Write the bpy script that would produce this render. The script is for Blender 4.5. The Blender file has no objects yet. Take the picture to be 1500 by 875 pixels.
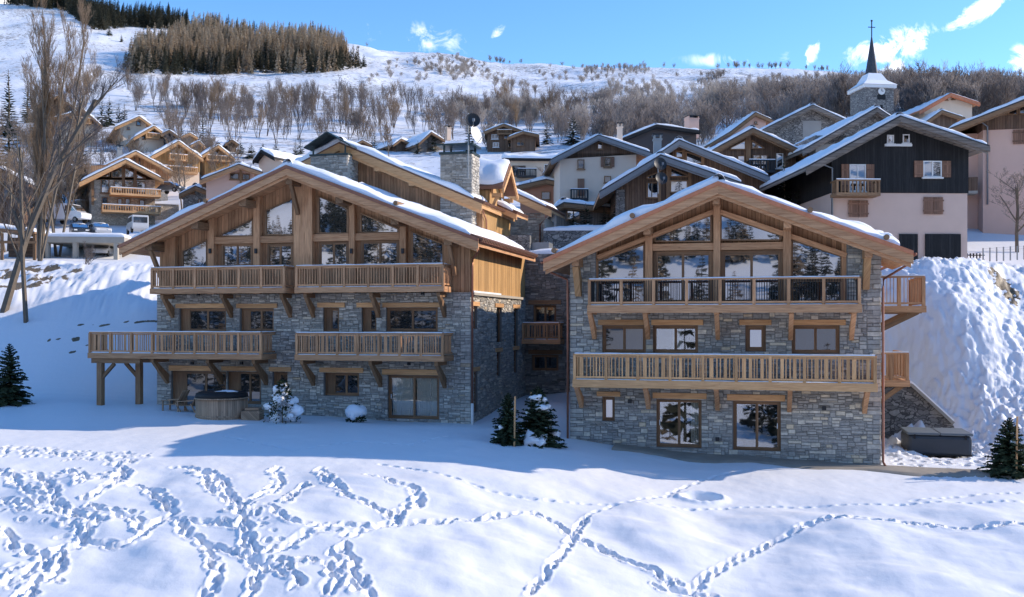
import bpy, math, random
import numpy as np
from mathutils import Vector
R = math.radians
S = bpy.context.scene
COL = S.collection
rnd = random.Random(11)

# ------------------------------------------------------------ camera, sky, sun
FOC, HOR, CX = 1450.0, 472.0, 750.0            # photograph: focal length and horizon in its own pixels
cd = bpy.data.cameras.new('camera'); cam = bpy.data.objects.new('camera', cd); COL.objects.link(cam)
cd.sensor_width = 36; cd.lens = 36 * FOC / 1500; cd.shift_y = (HOR - 437.5) / 1500
cd.clip_start = 0.5; cd.clip_end = 6000
cam.location = (0, 0, 0); cam.rotation_euler = (R(90), 0, 0)
S.camera = cam
SUN_AZ, SUN_EL = 10.5, 27.0                     # degrees: behind the scene's right side, and above the horizon
sun = bpy.data.lights.new('sun', 'SUN'); so = bpy.data.objects.new('sun', sun); COL.objects.link(so)
sun.energy = 2.2; sun.angle = R(0.5); sun.color = (1.0, 0.92, 0.8)
sdir = Vector((math.cos(R(SUN_AZ)) * math.cos(R(SUN_EL)), math.sin(R(SUN_AZ)) * math.cos(R(SUN_EL)), math.sin(R(SUN_EL))))
so.rotation_euler = sdir.to_track_quat('Z', 'Y').to_euler()
S.view_settings.view_transform = 'Standard'; S.view_settings.look = 'None'
S.view_settings.exposure = 1.24; S.view_settings.gamma = 1.0
S.view_settings.use_curve_mapping = False
S.view_settings.use_white_balance = True; S.view_settings.white_balance_temperature = 7100; S.view_settings.white_balance_tint = 14
S.cycles.max_bounces = 6; S.cycles.diffuse_bounces = 3; S.cycles.glossy_bounces = 3
S.cycles.transparent_max_bounces = 8; S.cycles.caustics_reflective = False; S.cycles.caustics_refractive = False
S.cycles.use_denoising = True


class NT:                                        # terse node-tree builder
    def __init__(s, tree): s.t = tree; s.n = tree.nodes; s.l = tree.links
    def put(s, sock, v):
        if v is None: return
        if hasattr(v, 'is_output') or hasattr(v, 'links'): s.l.new(v, sock)
        else: sock.default_value = v
    def new(s, typ, ins=None, **kw):
        n = s.n.new('ShaderNode' + typ)
        for k, v in kw.items(): setattr(n, k, v)
        for k, v in (ins or {}).items(): s.put(n.inputs[k], v)
        return n
    def math(s, op, a, b=None, c=None, clamp=False):
        n = s.n.new('ShaderNodeMath'); n.operation = op; n.use_clamp = clamp
        for i, v in enumerate((a, b, c)): s.put(n.inputs[i], v)
        return n.outputs[0]
    def mix(s, f, a, b, blend='MIX'):
        n = s.n.new('ShaderNodeMix'); n.data_type = 'RGBA'; n.blend_type = blend
        s.put(n.inputs[0], f); s.put(n.inputs[6], a); s.put(n.inputs[7], b)
        return n.outputs[2]
    def ramp(s, f, stops, interp='LINEAR'):
        n = s.n.new('ShaderNodeValToRGB'); r = n.color_ramp; r.interpolation = interp
        while len(r.elements) < len(stops): r.elements.new(0.5)
        for e, (p, c) in zip(r.elements, stops):
            e.position = p; e.color = (*c, 1) if len(c) == 3 else c
        s.put(n.inputs[0], f)
        return n.outputs[0]
    def noise(s, vec, scale, detail=4, rough=0.55, dist=0.0):
        return s.new('TexNoise', {'Vector': vec, 'Scale': scale, 'Detail': detail, 'Roughness': rough, 'Distortion': dist}).outputs[0]


def g3(v): return (v, v, v)


W = bpy.data.worlds.new('World'); S.world = W; W.use_nodes = True
nt = NT(W.node_tree); W.node_tree.nodes.clear()
sky = nt.new('TexSky', sky_type='NISHITA', sun_disc=False, sun_elevation=R(SUN_EL), sun_rotation=R(90 - SUN_AZ),
             altitude=2400, air_density=0.95, dust_density=0.25, ozone_density=3.0)
tc = nt.new('TexCoord').outputs['Generated']
sp = nt.new('SeparateXYZ', {0: tc})
yy = nt.math('MAXIMUM', sp.outputs[1], 0.05)
gx = nt.math('DIVIDE', sp.outputs[0], yy); gz = nt.math('DIVIDE', sp.outputs[2], yy)
gv = nt.new('CombineXYZ', {0: gx, 1: 0.0, 2: gz}).outputs[0]
mask = None                                      # thin clouds in a few parts of the sky, by direction
for (cx, cy, sa, sb, ang, st) in ((1310, 66, 95, 34, 14, 1.0), (1310, 98, 70, 16, 38, .75), (1188, 78, 34, 14, 62, .9), (1440, 14, 80, 20, 28, 1.0),
                                  (1500, 90, 34, 34, 0, 1.0), (1140, 92, 70, 14, 20, .55), (620, 56, 110, 26, -8, .5), (735, 45, 34, 12, 40, .75),
                                  (60, -60, 300, 60, 10, .8), (1050, 88, 70, 12, 0, .45), (5, 3, 40, 14, 0, .9)):
    ca, sn = math.cos(R(ang)), math.sin(R(ang))
    dx = nt.math('SUBTRACT', gx, (cx - CX) / FOC); dz = nt.math('SUBTRACT', gz, (HOR - cy) / FOC)
    a = nt.math('ADD', nt.math('MULTIPLY', dx, ca * FOC / sa), nt.math('MULTIPLY', dz, sn * FOC / sa))
    b = nt.math('ADD', nt.math('MULTIPLY', dx, -sn * FOC / sb), nt.math('MULTIPLY', dz, ca * FOC / sb))
    m = nt.math('MULTIPLY', nt.math('SUBTRACT', 1.0, nt.math('ADD', nt.math('MULTIPLY', a, a), nt.math('MULTIPLY', b, b)), clamp=True), st)
    mask = m if mask is None else nt.math('MAXIMUM', mask, m)
cn = nt.noise(gv, 22, 9, 0.66, 1.2)
cl = nt.math('MULTIPLY', nt.ramp(nt.math('ADD', nt.math('MULTIPLY', mask, 0.27), nt.math('MULTIPLY', cn, 1.15)), [(0.71, g3(0)), (0.94, g3(1))]), mask)
cl = nt.math('MULTIPLY', cl, 1.1, clamp=True)
cl = nt.math('MULTIPLY', cl, nt.math('GREATER_THAN', sp.outputs[1], 0.1))
hs = nt.new('HueSaturation', {'Color': sky.outputs[0], 'Saturation': 1.2, 'Value': 1.0}).outputs[0]
SKY = nt.mix(cl, hs, (7.2, 7.4, 7.7, 1))
bg = nt.new('Background', {'Color': SKY, 'Strength': 0.145})
wo = nt.new('OutputWorld'); nt.l.new(bg.outputs[0], wo.inputs[0])

# ------------------------------------------------------------ materials
MAT = {}


def mat(name, build):
    m = bpy.data.materials.new(name); m.use_nodes = True
    m.node_tree.nodes.clear(); t = NT(m.node_tree)
    sh = build(t)
    o = t.new('OutputMaterial'); t.l.new(sh, o.inputs[0])
    MAT[name] = m
    return m


def pbr(t, col, rough=0.7, bump=None, bstr=0.3, bdist=0.02, metal=0.0, spec=0.4, **kw):
    ins = {'Base Color': col, 'Roughness': rough, 'Metallic': metal, 'Specular IOR Level': spec}
    ins.update(kw)
    if bump is not None:
        ins['Normal'] = t.new('Bump', {'Height': bump, 'Strength': bstr, 'Distance': bdist}).outputs[0]
    return t.new('BsdfPrincipled', ins).outputs[0]


def c4(c): return (*c, 1)


def m_plain(name, c, var=0.2, scale=3.0, rough=0.7, metal=0.0, spec=0.4, bstr=0.2):
    def b(t):
        o = t.new('TexCoord').outputs['Object']
        n = t.noise(o, scale, 5)
        col = t.mix(n, c4([x * (1 - var) for x in c]), c4([min(1, x * (1 + var)) for x in c]))
        return pbr(t, col, rough, t.noise(o, scale * 8, 3), bstr, 0.01, metal, spec)
    return mat(name, b)


def m_wood(name, dark, light, planks=0.0, rough=0.72, grey=0.15):
    def b(t):
        uv = t.new('TexCoord').outputs['UV']
        tone = t.new('Attribute', attribute_name='tone').outputs['Fac']
        s = t.new('SeparateXYZ', {0: uv})
        u, v = s.outputs[0], s.outputs[1]
        bump = None
        if planks:
            vid = t.math('FLOOR', t.math('DIVIDE', v, planks))
            wn = t.new('TexWhiteNoise', {'W': t.math('ADD', vid, t.math('MULTIPLY', tone, 31.0))}, noise_dimensions='1D').outputs[0]
            fr = t.math('FRACT', t.math('DIVIDE', v, planks))
            gap = t.math('LESS_THAN', t.math('MINIMUM', fr, t.math('SUBTRACT', 1.0, fr)), 0.05)
            tn = wn
        else:
            tn = tone
        off = t.math('MULTIPLY', tn, 57.0)
        vec = t.new('CombineXYZ', {0: t.math('MULTIPLY', u, 0.5), 1: t.math('MULTIPLY', v, 7.0), 2: off}).outputs[0]
        gr = t.noise(vec, 2.2, 7, 0.62, 0.7)
        col = t.ramp(gr, [(0.28, dark), (0.72, light)])
        big = t.noise(t.new('CombineXYZ', {0: t.math('MULTIPLY', u, 0.8), 1: v, 2: off}).outputs[0], 1.3, 4)
        col = t.mix(t.math('MULTIPLY', big, grey * 2), col, c4(g3(0.24)))
        col = t.mix(1.0, col, t.ramp(tn, [(0, g3(0.72)), (1, g3(1.18))]), 'MULTIPLY')
        kv = t.new('CombineXYZ', {0: t.math('MULTIPLY', u, 1.6), 1: t.math('MULTIPLY', v, 5.0), 2: off}).outputs[0]
        kn = t.new('TexVoronoi', {'Vector': kv, 'Scale': 1.1}).outputs[0]
        col = t.mix(t.math('MULTIPLY', t.math('LESS_THAN', kn, 0.07), 0.6), col, c4([x * 0.45 for x in dark]))
        bump = gr
        if planks:
            col = t.mix(t.math('MULTIPLY', gap, 0.75), col, c4([x * 0.3 for x in dark]))
            bump = t.math('SUBTRACT', gr, gap)
        return pbr(t, col, rough, bump, 0.35, 0.012, spec=0.25)
    return mat(name, b)


def m_stone(name, stops, mottle=0.35, rough=0.85):
    def b(t):
        tone = t.new('Attribute', attribute_name='tone').outputs['Fac']
        o = t.new('TexCoord').outputs['Object']
        col = t.ramp(tone, stops)
        n = t.noise(o, 7, 8, 0.65)
        n2 = t.noise(o, 0.35, 3)
        col = t.mix(1.0, col, t.ramp(n, [(0.25, g3(1 - mottle)), (0.75, g3(1 + mottle * 0.7))]), 'MULTIPLY')
        col = t.mix(1.0, col, t.ramp(n2, [(0.3, (0.88, 0.9, 0.92)), (0.7, (1.1, 1.06, 1.0))]), 'MULTIPLY')
        return pbr(t, col, rough, t.noise(o, 18, 6, 0.6), 0.5, 0.02, spec=0.2)
    return mat(name, b)


def m_rubble(name, c1, c2, mortar, scale=3.0):             # far stone walls: stones as texture
    def b(t):
        o = t.new('TexCoord').outputs['Object']
        mp = t.new('Mapping', {'Vector': o, 'Scale': (1, 1, 2.1)}).outputs[0]
        mp = t.new('VectorMath', {0: mp, 1: t.new('TexNoise', {'Vector': o, 'Scale': 2.0}).outputs[1]}, operation='ADD').outputs[0]
        v = t.new('TexVoronoi', {'Vector': mp, 'Scale': scale})
        e = t.new('TexVoronoi', {'Vector': mp, 'Scale': scale}, feature='DISTANCE_TO_EDGE').outputs[0]
        f = t.new('SeparateXYZ', {0: v.outputs[1]}).outputs[0]
        col = t.mix(f, c4(c1), c4(c2))
        col = t.mix(t.math('LESS_THAN', e, 0.07), col, c4(mortar))
        col = t.mix(1.0, col, t.ramp(t.noise(o, 9, 5), [(0.2, g3(0.7)), (0.8, g3(1.25))]), 'MULTIPLY')
        return pbr(t, col, 0.9, t.math('MINIMUM', e, 0.15), 0.6, 0.08, spec=0.2)
    return mat(name, b)


def m_snow(name, c=(0.86, 0.88, 0.91), b1=0.25):
    def b(t):
        o = t.new('TexCoord').outputs['Object']
        n = t.noise(o, 5, 8, 0.6)
        n2 = t.noise(o, 60, 3, 0.6)
        h = t.math('ADD', n, t.math('MULTIPLY', n2, 0.15))
        return pbr(t, c4(c), 0.55, h, b1, 0.06, spec=0.3)
    return mat(name, b)


def m_glass(name, refl=0.42, tint=(0.02, 0.024, 0.028), see=False):
    def b(t):
        gl = t.new('BsdfGlossy', {'Color': (0.92, 0.95, 1.0, 1), 'Roughness': 0.015})
        o = t.new('TexCoord').outputs['Object']
        gl.inputs['Normal'].default_value = (0, 0, 0)
        t.l.new(t.new('Bump', {'Height': t.noise(o, 0.9, 2), 'Strength': 0.012, 'Distance': 0.08}).outputs[0], gl.inputs['Normal'])
        fr = t.new('Fresnel', {'IOR': 1.5}).outputs[0]
        f = t.math('ADD', fr, refl, clamp=True)
        if see: base = t.new('BsdfTransparent', {'Color': (0.94, 0.96, 0.95, 1)}).outputs[0]
        else: base = t.new('BsdfDiffuse', {'Color': c4(tint)}).outputs[0]
        return t.new('MixShader', {0: f, 1: base, 2: gl.outputs[0]}).outputs[0]
    return mat(name, b)


m_wood('wood', (0.36, 0.165, 0.078), (0.72, 0.405, 0.215), grey=0.02)
m_wood('wood_gold', (0.48, 0.235, 0.1), (0.8, 0.47, 0.23), grey=0.02)
m_wood('wood_brown', (0.17, 0.088, 0.042), (0.37, 0.21, 0.108), grey=0.05)
m_wood('window_wood', (0.17, 0.085, 0.04), (0.33, 0.18, 0.09), grey=0.03, rough=0.5)
m_wood('boards', (0.33, 0.158, 0.075), (0.66, 0.38, 0.205), planks=0.19, grey=0.04)
m_wood('boards_gold', (0.34, 0.18, 0.065), (0.62, 0.37, 0.15), planks=0.19, grey=0.04)
m_wood('boards_dark', (0.012, 0.012, 0.013), (0.035, 0.034, 0.034), planks=0.16, grey=0.0)
m_wood('boards_brown', (0.085, 0.047, 0.027), (0.23, 0.125, 0.068), planks=0.18, grey=0.1)
m_wood('boards_grey', (0.11, 0.078, 0.055), (0.3, 0.23, 0.17), planks=0.2, grey=0.3)
m_wood('shutter_wood', (0.2, 0.095, 0.055), (0.34, 0.18, 0.115), planks=0.14, grey=0.05)
m_wood('tub_wood', (0.3, 0.175, 0.1), (0.58, 0.38, 0.24), planks=0.11, grey=0.1)
m_stone('stone_grey', [(0.0, (0.25, 0.236, 0.212)), (0.3, (0.38, 0.358, 0.322)), (0.62, (0.48, 0.452, 0.405)), (0.82, (0.58, 0.545, 0.485)), (0.93, (0.64, 0.59, 0.505)), (1.0, (0.52, 0.4, 0.27))])
m_stone('stone_blue', [(0.0, (0.26, 0.252, 0.235)), (0.35, (0.375, 0.363, 0.338)), (0.65, (0.46, 0.446, 0.413)), (0.85, (0.62, 0.578, 0.505)), (0.94, (0.68, 0.6, 0.47)), (1.0, (0.58, 0.42, 0.25))])
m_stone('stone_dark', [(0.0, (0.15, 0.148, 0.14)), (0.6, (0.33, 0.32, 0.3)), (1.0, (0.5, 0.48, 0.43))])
m_plain('mortar', (0.19, 0.185, 0.175), 0.3)
m_rubble('rubble', (0.16, 0.155, 0.15), (0.36, 0.34, 0.31), (0.1, 0.095, 0.09), 2.6)
m_rubble('rubble_light', (0.42, 0.36, 0.28), (0.62, 0.53, 0.42), (0.36, 0.31, 0.25), 2.4)
m_plain('plaster_beige', (0.74, 0.57, 0.44), 0.08, 1.2, 0.9)
m_plain('plaster_pink', (0.7, 0.45, 0.35), 0.07, 1.2, 0.9)
m_plain('plaster_rose', (0.66, 0.47, 0.38), 0.08, 1.0, 0.9)
m_plain('plaster_grey', (0.33, 0.32, 0.3), 0.12, 1.2, 0.9)
m_plain('plaster_cream', (0.72, 0.57, 0.43), 0.08, 1.2, 0.9)
m_plain('plaster_orange', (0.45, 0.2, 0.12), 0.1, 1.2, 0.9)
m_plain('plaster_dark', (0.1, 0.075, 0.065), 0.12, 1.2, 0.9)
m_plain('concrete', (0.4, 0.36, 0.3), 0.18, 1.5, 0.9)
m_plain('paving', (0.3, 0.265, 0.22), 0.4, 1.1, 0.85)
m_plain('tile_red', (0.55, 0.2, 0.1), 0.3, 4.0, 0.7)
m_plain('tile_brown', (0.2, 0.095, 0.058), 0.4, 4.0, 0.7)
m_plain('tile_dark', (0.055, 0.05, 0.05), 0.4, 4.0, 0.7)
m_plain('copper', (0.3, 0.13, 0.085), 0.25, 6.0, 0.42, metal=0.6)
m_plain('metal_grey', (0.22, 0.23, 0.24), 0.15, 5.0, 0.45, metal=0.7)
m_plain('metal_dark', (0.03, 0.032, 0.035), 0.2, 5.0, 0.45, metal=0.3)
m_plain('metal_green', (0.035, 0.055, 0.055), 0.2, 5.0, 0.4, metal=0.4)
m_plain('slate', (0.045, 0.05, 0.06), 0.35, 6.0, 0.6)
m_plain('white_paint', (0.75, 0.74, 0.71), 0.06, 2.0, 0.55)
m_plain('black', (0.012, 0.012, 0.013), 0.3, 3.0, 0.7)
m_plain('room', (0.035, 0.032, 0.03), 0.3, 2.0, 0.9)
m_plain('car_white', (0.72, 0.73, 0.74), 0.03, 1.0, 0.25, spec=0.6, bstr=0)
m_plain('car_dark', (0.04, 0.045, 0.05), 0.05, 1.0, 0.25, spec=0.6, bstr=0)
m_plain('car_silver', (0.5, 0.51, 0.52), 0.05, 1.0, 0.3, spec=0.6, bstr=0)
m_plain('rubber', (0.015, 0.015, 0.015), 0.1, 5.0, 0.85)
m_plain('tub_grey', (0.04, 0.05, 0.064), 0.15, 3.0, 0.5)
m_plain('tub_cover', (0.12, 0.145, 0.165), 0.15, 2.5, 0.6)
m_plain('curtain', (0.82, 0.8, 0.72), 0.06, 1.5, 0.9)
m_plain('gondola_blue', (0.02, 0.05, 0.15), 0.1, 1.5, 0.3)
m_plain('bark', (0.17, 0.135, 0.1), 0.4, 5.0, 0.9)
m_plain('bark_light', (0.15, 0.12, 0.09), 0.35, 5.0, 0.9)
m_plain('hedge_green', (0.05, 0.07, 0.025), 0.4, 3.0, 0.9)
m_snow('snow')
m_glass('glass', 0.36)
m_glass('glass_dark', 0.09); m_glass('glass_curtain', 0.04, see=True)
m_glass('glass_clear', 0.17, see=True)


def b_needles(snow):
    def b(t):
        o = t.new('TexCoord').outputs['Object']
        n = t.noise(o, 2.5, 5)
        col = t.ramp(n, [(0.3, (0.012, 0.022, 0.012)), (0.7, (0.045, 0.065, 0.032))])
        if snow:
            nz = t.new('SeparateXYZ', {0: t.new('NewGeometry').outputs['True Normal']}).outputs[2]
            f = t.math('MULTIPLY', t.math('GREATER_THAN', t.math('ABSOLUTE', nz), 0.55), t.math('GREATER_THAN', t.noise(o, 1.7, 4), 1.0 - snow))
            col = t.mix(f, col, (0.8, 0.83, 0.87, 1))
        return pbr(t, col, 0.85, spec=0.2)
    return b


mat('needles', b_needles(0.0)); mat('needles_snow', b_needles(0.4))


def thin(t, col):                                # twigs and needles let some light through
    a = t.new('BsdfDiffuse', {'Color': col}).outputs[0]; b = t.new('BsdfTranslucent', {'Color': col}).outputs[0]
    return t.new('MixShader', {0: 0.5, 1: a, 2: b}).outputs[0]


def b_larch(t):
    o = t.new('TexCoord').outputs['Object']
    n = t.noise(o, 0.05, 4)
    tone = t.new('Attribute', attribute_name='tone').outputs['Fac']
    col = t.ramp(tone, [(0.0, (0.03, 0.04, 0.03)), (0.3, (0.07, 0.075, 0.055)), (0.36, (0.3, 0.215, 0.14)), (0.75, (0.5, 0.38, 0.26)), (1.0, (0.6, 0.5, 0.38))])
    col = t.mix(t.math('MULTIPLY', n, 0.35), col, (0.2, 0.16, 0.12, 1))
    return thin(t, col)


mat('larch', b_larch)


def b_wood_far(t):
    tone = t.new('Attribute', attribute_name='tone').outputs['Fac']
    return thin(t, t.ramp(tone, [(0.0, (0.17, 0.145, 0.135)), (0.5, (0.34, 0.3, 0.275)), (0.85, (0.45, 0.385, 0.325)), (1.0, (0.58, 0.53, 0.48))]))


mat('twig_far', b_wood_far)


def b_twig(c):
    def b(t):
        o = t.new('TexCoord').outputs['Object']; rn = t.new('ObjectInfo').outputs['Random']
        col = t.mix(t.noise(o, .8, 4), c4([x * .6 for x in c]), c4([x * 1.35 for x in c]))
        return thin(t, t.mix(1.0, col, t.ramp(rn, [(0, (.75, .75, .8)), (1, (1.25, 1.15, 1.05))]), 'MULTIPLY'))
    return b


mat('twig', b_twig((.215, .19, .175))); mat('twig_warm', b_twig((.29, .225, .165)))

# ------------------------------------------------------------ builders


def ray(px, py): return ((px - CX) / FOC, 1.0, (HOR - py) / FOC)


class Frame:                                     # a facade: origin on the ground plan, turned by rot; loc() reads a photo point on it
    def __init__(s, px, Y, rot):
        s.r = R(rot); s.O = ((px - CX) / FOC * Y, Y)
        s.u = (math.cos(s.r), -math.sin(s.r)); s.w = (math.sin(s.r), math.cos(s.r))
    def loc(s, px, py, d=0.0):
        rx, ry, rz = ray(px, py)
        t = (s.O[0] * s.w[0] + s.O[1] * s.w[1] + d) / (rx * s.w[0] + ry * s.w[1])
        X, Y = rx * t - s.O[0], ry * t - s.O[1]
        return X * s.u[0] + Y * s.u[1], rz * t
    def rect(s, x0, y0, x1, y1, d=0.0):
        a, za = s.loc(x0, (y0 + y1) / 2, d); b, zb = s.loc(x1, (y0 + y1) / 2, d)
        xm = (x0 + x1) / 2
        return a, b, s.loc(xm, y1, d)[1], s.loc(xm, y0, d)[1]
    def world(s, a, d): return s.O[0] + a * s.u[0] + d * s.w[0], s.O[1] + a * s.u[1] + d * s.w[1]


def link(o, parent=None):
    COL.objects.link(o)
    if parent is not None: o.parent = parent
    return o


def rootz(p):
    while p is not None and p.parent is not None: p = p.parent
    return p.location.z if p is not None else 0.0


def thing(name, label, cat, loc=(0, 0, 0), rz=0.0, group=None):
    o = bpy.data.objects.new(name, None); o.empty_display_size = 0.3; link(o)
    o.location = loc; o.rotation_euler = (0, 0, rz)
    o['label'] = label; o['category'] = cat
    if group: o['group'] = group
    return o


def tag(o, label, cat, group=None):
    o['label'] = label; o['category'] = cat
    if group: o['group'] = group
    return o


class MB:
    def __init__(s): s.v = []; s.f = []; s.t = []; s.uv = []
    def face(s, idx, tone, uvs):
        s.f.append(idx); s.t.append(tone); s.uv.extend(uvs)
    def box(s, x0, x1, y0, y1, z0, z1, tone=None, ax=None):
        tone = rnd.random() if tone is None else tone
        n = len(s.v); x0, x1 = min(x0, x1), max(x0, x1); y0, y1 = min(y0, y1), max(y0, y1); z0, z1 = min(z0, z1), max(z0, z1)
        s.v += [(x0, y0, z0), (x1, y0, z0), (x1, y1, z0), (x0, y1, z0), (x0, y0, z1), (x1, y0, z1), (x1, y1, z1), (x0, y1, z1)]
        L = (x1 - x0, y1 - y0, z1 - z0); ax = L.index(max(L)) if ax is None else ax; o = [i for i in (0, 1, 2) if i != ax]
        for f in ((0, 3, 2, 1), (4, 5, 6, 7), (0, 1, 5, 4), (1, 2, 6, 5), (2, 3, 7, 6), (3, 0, 4, 7)):
            s.face([n + i for i in f], tone, [(s.v[n + i][ax], s.v[n + i][o[0]] + s.v[n + i][o[1]]) for i in f])
    def prism(s, pts, d0, d1, vert=True, tone=None):          # outline in (s,z), from depth d0 (front) to d1
        tone = rnd.random() if tone is None else tone
        n = len(s.v); k = len(pts)
        a = sum(pts[i][0] * pts[(i + 1) % k][1] - pts[(i + 1) % k][0] * pts[i][1] for i in range(k))
        if a < 0: pts = pts[::-1]
        s.v += [(p[0], d0, p[1]) for p in pts] + [(p[0], d1, p[1]) for p in pts]
        U = (lambda q: (q[2], q[0] + q[1])) if vert else (lambda q: (q[0] + q[1], q[2]))
        fs = [list(range(k)), list(range(2 * k - 1, k - 1, -1))] + [[i, i + k, (i + 1) % k + k, (i + 1) % k] for i in range(k)]
        for f in fs: s.face([n + i for i in f], tone, [U(s.v[n + i]) for i in f])
    def sprism(s, pts, x0, x1, tone=None, vert=True):         # outline in (d,z), along s
        m = MB(); m.prism(pts, x0, x1, vert, tone)
        n = len(s.v); s.v += [(y, x, z) for (x, y, z) in m.v]
        j = 0
        for f, t in zip(m.f, m.t):
            u = m.uv[j:j + len(f)]; j += len(f)
            s.face([n + i for i in f[::-1]], t, u[::-1])
    def beam(s, p, q, w, h, tone=None, up=(0, 0, 1)):
        tone = rnd.random() if tone is None else tone
        p, q = Vector(p), Vector(q); d = (q - p); L = d.length
        if L < 1e-6: return
        d /= L; u = Vector(up)
        if abs(d.dot(u)) > 0.98: u = Vector((0, 1, 0))
        r = d.cross(u).normalized(); u = r.cross(d).normalized()
        n = len(s.v)
        for base in (p, q):
            for a, b in ((-1, -1), (1, -1), (1, 1), (-1, 1)): s.v.append(tuple(base + r * (a * w / 2) + u * (b * h / 2)))
        for f in ((0, 1, 2, 3), (7, 6, 5, 4), (0, 4, 5, 1), (1, 5, 6, 2), (2, 6, 7, 3), (3, 7, 4, 0)):
            s.face([n + i for i in f[::-1]], tone, [(0 if i < 4 else L, (0, w, w + h, h)[i % 4] + tone * 3) for i in f[::-1]])
    def tube(s, pts, r, k=8, tone=0.5, caps=True, r1=None):
        n = len(s.v); m = len(pts); P = [Vector(p) for p in pts]
        for i, p in enumerate(P):
            d = ((P[i + 1] if i + 1 < m else p) - (P[i - 1] if i else p)).normalized()
            a = d.cross(Vector((0, 0, 1)) if abs(d.z) < 0.9 else Vector((1, 0, 0))).normalized(); b = d.cross(a)
            rr = r if r1 is None else r + (r1 - r) * i / max(1, m - 1)
            for j in range(k):
                t = 2 * math.pi * j / k; s.v.append(tuple(p + a * (rr * math.cos(t)) + b * (rr * math.sin(t))))
        for i in range(m - 1):
            for j in range(k):
                f = [n + i * k + j, n + i * k + (j + 1) % k, n + (i + 1) * k + (j + 1) % k, n + (i + 1) * k + j]
                s.face(f[::-1], tone, [(i + 1, j / k), (i + 1, (j + 1) / k), (i, (j + 1) / k), (i, j / k)])
        if caps:
            s.face([n + j for j in range(k)], tone, [(0, 0)] * k)
            s.face([n + (m - 1) * k + j for j in range(k)][::-1], tone, [(0, 0)] * k)
    def lathe(s, prof, cx, cy, k=24, tone=0.5):               # (radius, z) profile
        n = len(s.v)
        for r, z in prof:
            for j in range(k):
                t = 2 * math.pi * j / k; s.v.append((cx + r * math.cos(t), cy + r * math.sin(t), z))
        for i in range(len(prof) - 1):
            for j in range(k):
                f = [n + i * k + j, n + i * k + (j + 1) % k, n + (i + 1) * k + (j + 1) % k, n + (i + 1) * k + j]
                c = 2 * math.pi * prof[i][0] / k
                s.face(f, tone, [(prof[i][1], j * c), (prof[i][1], (j + 1) * c), (prof[i + 1][1], (j + 1) * c), (prof[i + 1][1], j * c)])
        s.face([n + j for j in range(k)][::-1], tone, [(0, 0)] * k)
        m = n + (len(prof) - 1) * k
        s.face([m + j for j in range(k)], tone, [(0, 0)] * k)
    def grid(s, P, tone=0.5, close_u=False):                  # P[i][j] of points
        n = len(s.v); a, b = len(P), len(P[0])
        for row in P: s.v += [tuple(p) for p in row]
        for i in range(a - 1 if not close_u else a):
            for j in range(b - 1):
                f = [n + i * b + j, n + ((i + 1) % a) * b + j, n + ((i + 1) % a) * b + j + 1, n + i * b + j + 1]
                s.face(f, tone, [(i, j), (i + 1, j), (i + 1, j + 1), (i, j + 1)])
    def blob(s, c, rx, ry, rz, seed=0, amp=0.3, k=10, m=7, tone=0.5):
        q = random.Random(seed); ph = [q.uniform(0, 6.28) for _ in range(6)]
        P = []
        for j in range(k):
            th = 2 * math.pi * j / k; row = []
            for i in range(m + 1):
                fi = math.pi * (i / m - 0.5)
                x, y, z = math.cos(fi) * math.cos(th), math.cos(fi) * math.sin(th), math.sin(fi)
                w = 1 + amp * (math.sin(3 * x + ph[0]) * math.sin(3.3 * y + ph[1]) + 0.6 * math.sin(5 * z + ph[2] + 4 * x) * math.cos(4.4 * y + ph[3]))
                row.append((c[0] + rx * x * w, c[1] + ry * y * w, c[2] + rz * z * w))
            P.append(row)
        s.grid(P, tone, True)
    def build(s, name, m, parent=None, smooth=False, bevel=0.0):
        me = bpy.data.meshes.new(name)
        dz = rootz(parent) if parent is not None else 0.0
        me.from_pydata([(a, b, c - dz) for a, b, c in s.v], [], s.f)
        at = me.attributes.new('tone', 'FLOAT', 'FACE'); at.data.foreach_set('value', s.t)
        ul = me.uv_layers.new(name='UVMap')
        ul.data.foreach_set('uv', [c for uv in s.uv for c in uv])
        me.materials.append(MAT[m])
        if smooth: me.polygons.foreach_set('use_smooth', [True] * len(s.f))
        me.update()
        o = link(bpy.data.objects.new(name, me), parent)
        if bevel:
            b = o.modifiers.new('bevel', 'BEVEL'); b.width = bevel; b.segments = 2; b.limit_method = 'ANGLE'
        return o


def copy_tree(o, parent=None):
    c = o.copy(); link(c)
    if parent is not None: c.parent = parent
    for ch in list(o.children): copy_tree(ch, c)
    return c


# value noise on numpy arrays
_T = np.random.RandomState(5).rand(256, 256)


def vnoise(x, y):
    xi = np.floor(x).astype(int); yi = np.floor(y).astype(int)
    fx = x - xi; fy = y - yi
    fx = fx * fx * fx * (fx * (fx * 6 - 15) + 10); fy = fy * fy * fy * (fy * (fy * 6 - 15) + 10)
    a = _T[xi & 255, yi & 255]; b = _T[(xi + 1) & 255, yi & 255]; c = _T[xi & 255, (yi + 1) & 255]; d = _T[(xi + 1) & 255, (yi + 1) & 255]
    return (a * (1 - fx) + b * fx) * (1 - fy) + (c * (1 - fx) + d * fx) * fy - 0.5


def fbm(x, y, o=4):
    r = 0; a = 1.0
    for i in range(o):
        r = r + a * vnoise(x + 17.3 * i, y - 9.1 * i); x = x * 2.03; y = y * 2.03; a *= 0.5
    return r


_TL = _T.tolist()


def vn(x, y):
    xi, yi = math.floor(x), math.floor(y); fx, fy = x - xi, y - yi
    fx = fx * fx * (3 - 2 * fx); fy = fy * fy * (3 - 2 * fy); a, b = _TL[xi & 255], _TL[(xi + 1) & 255]; j, k = yi & 255, (yi + 1) & 255
    return (a[j] * (1 - fx) + b[j] * fx) * (1 - fy) + (a[k] * (1 - fx) + b[k] * fx) * fy - .5


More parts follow.
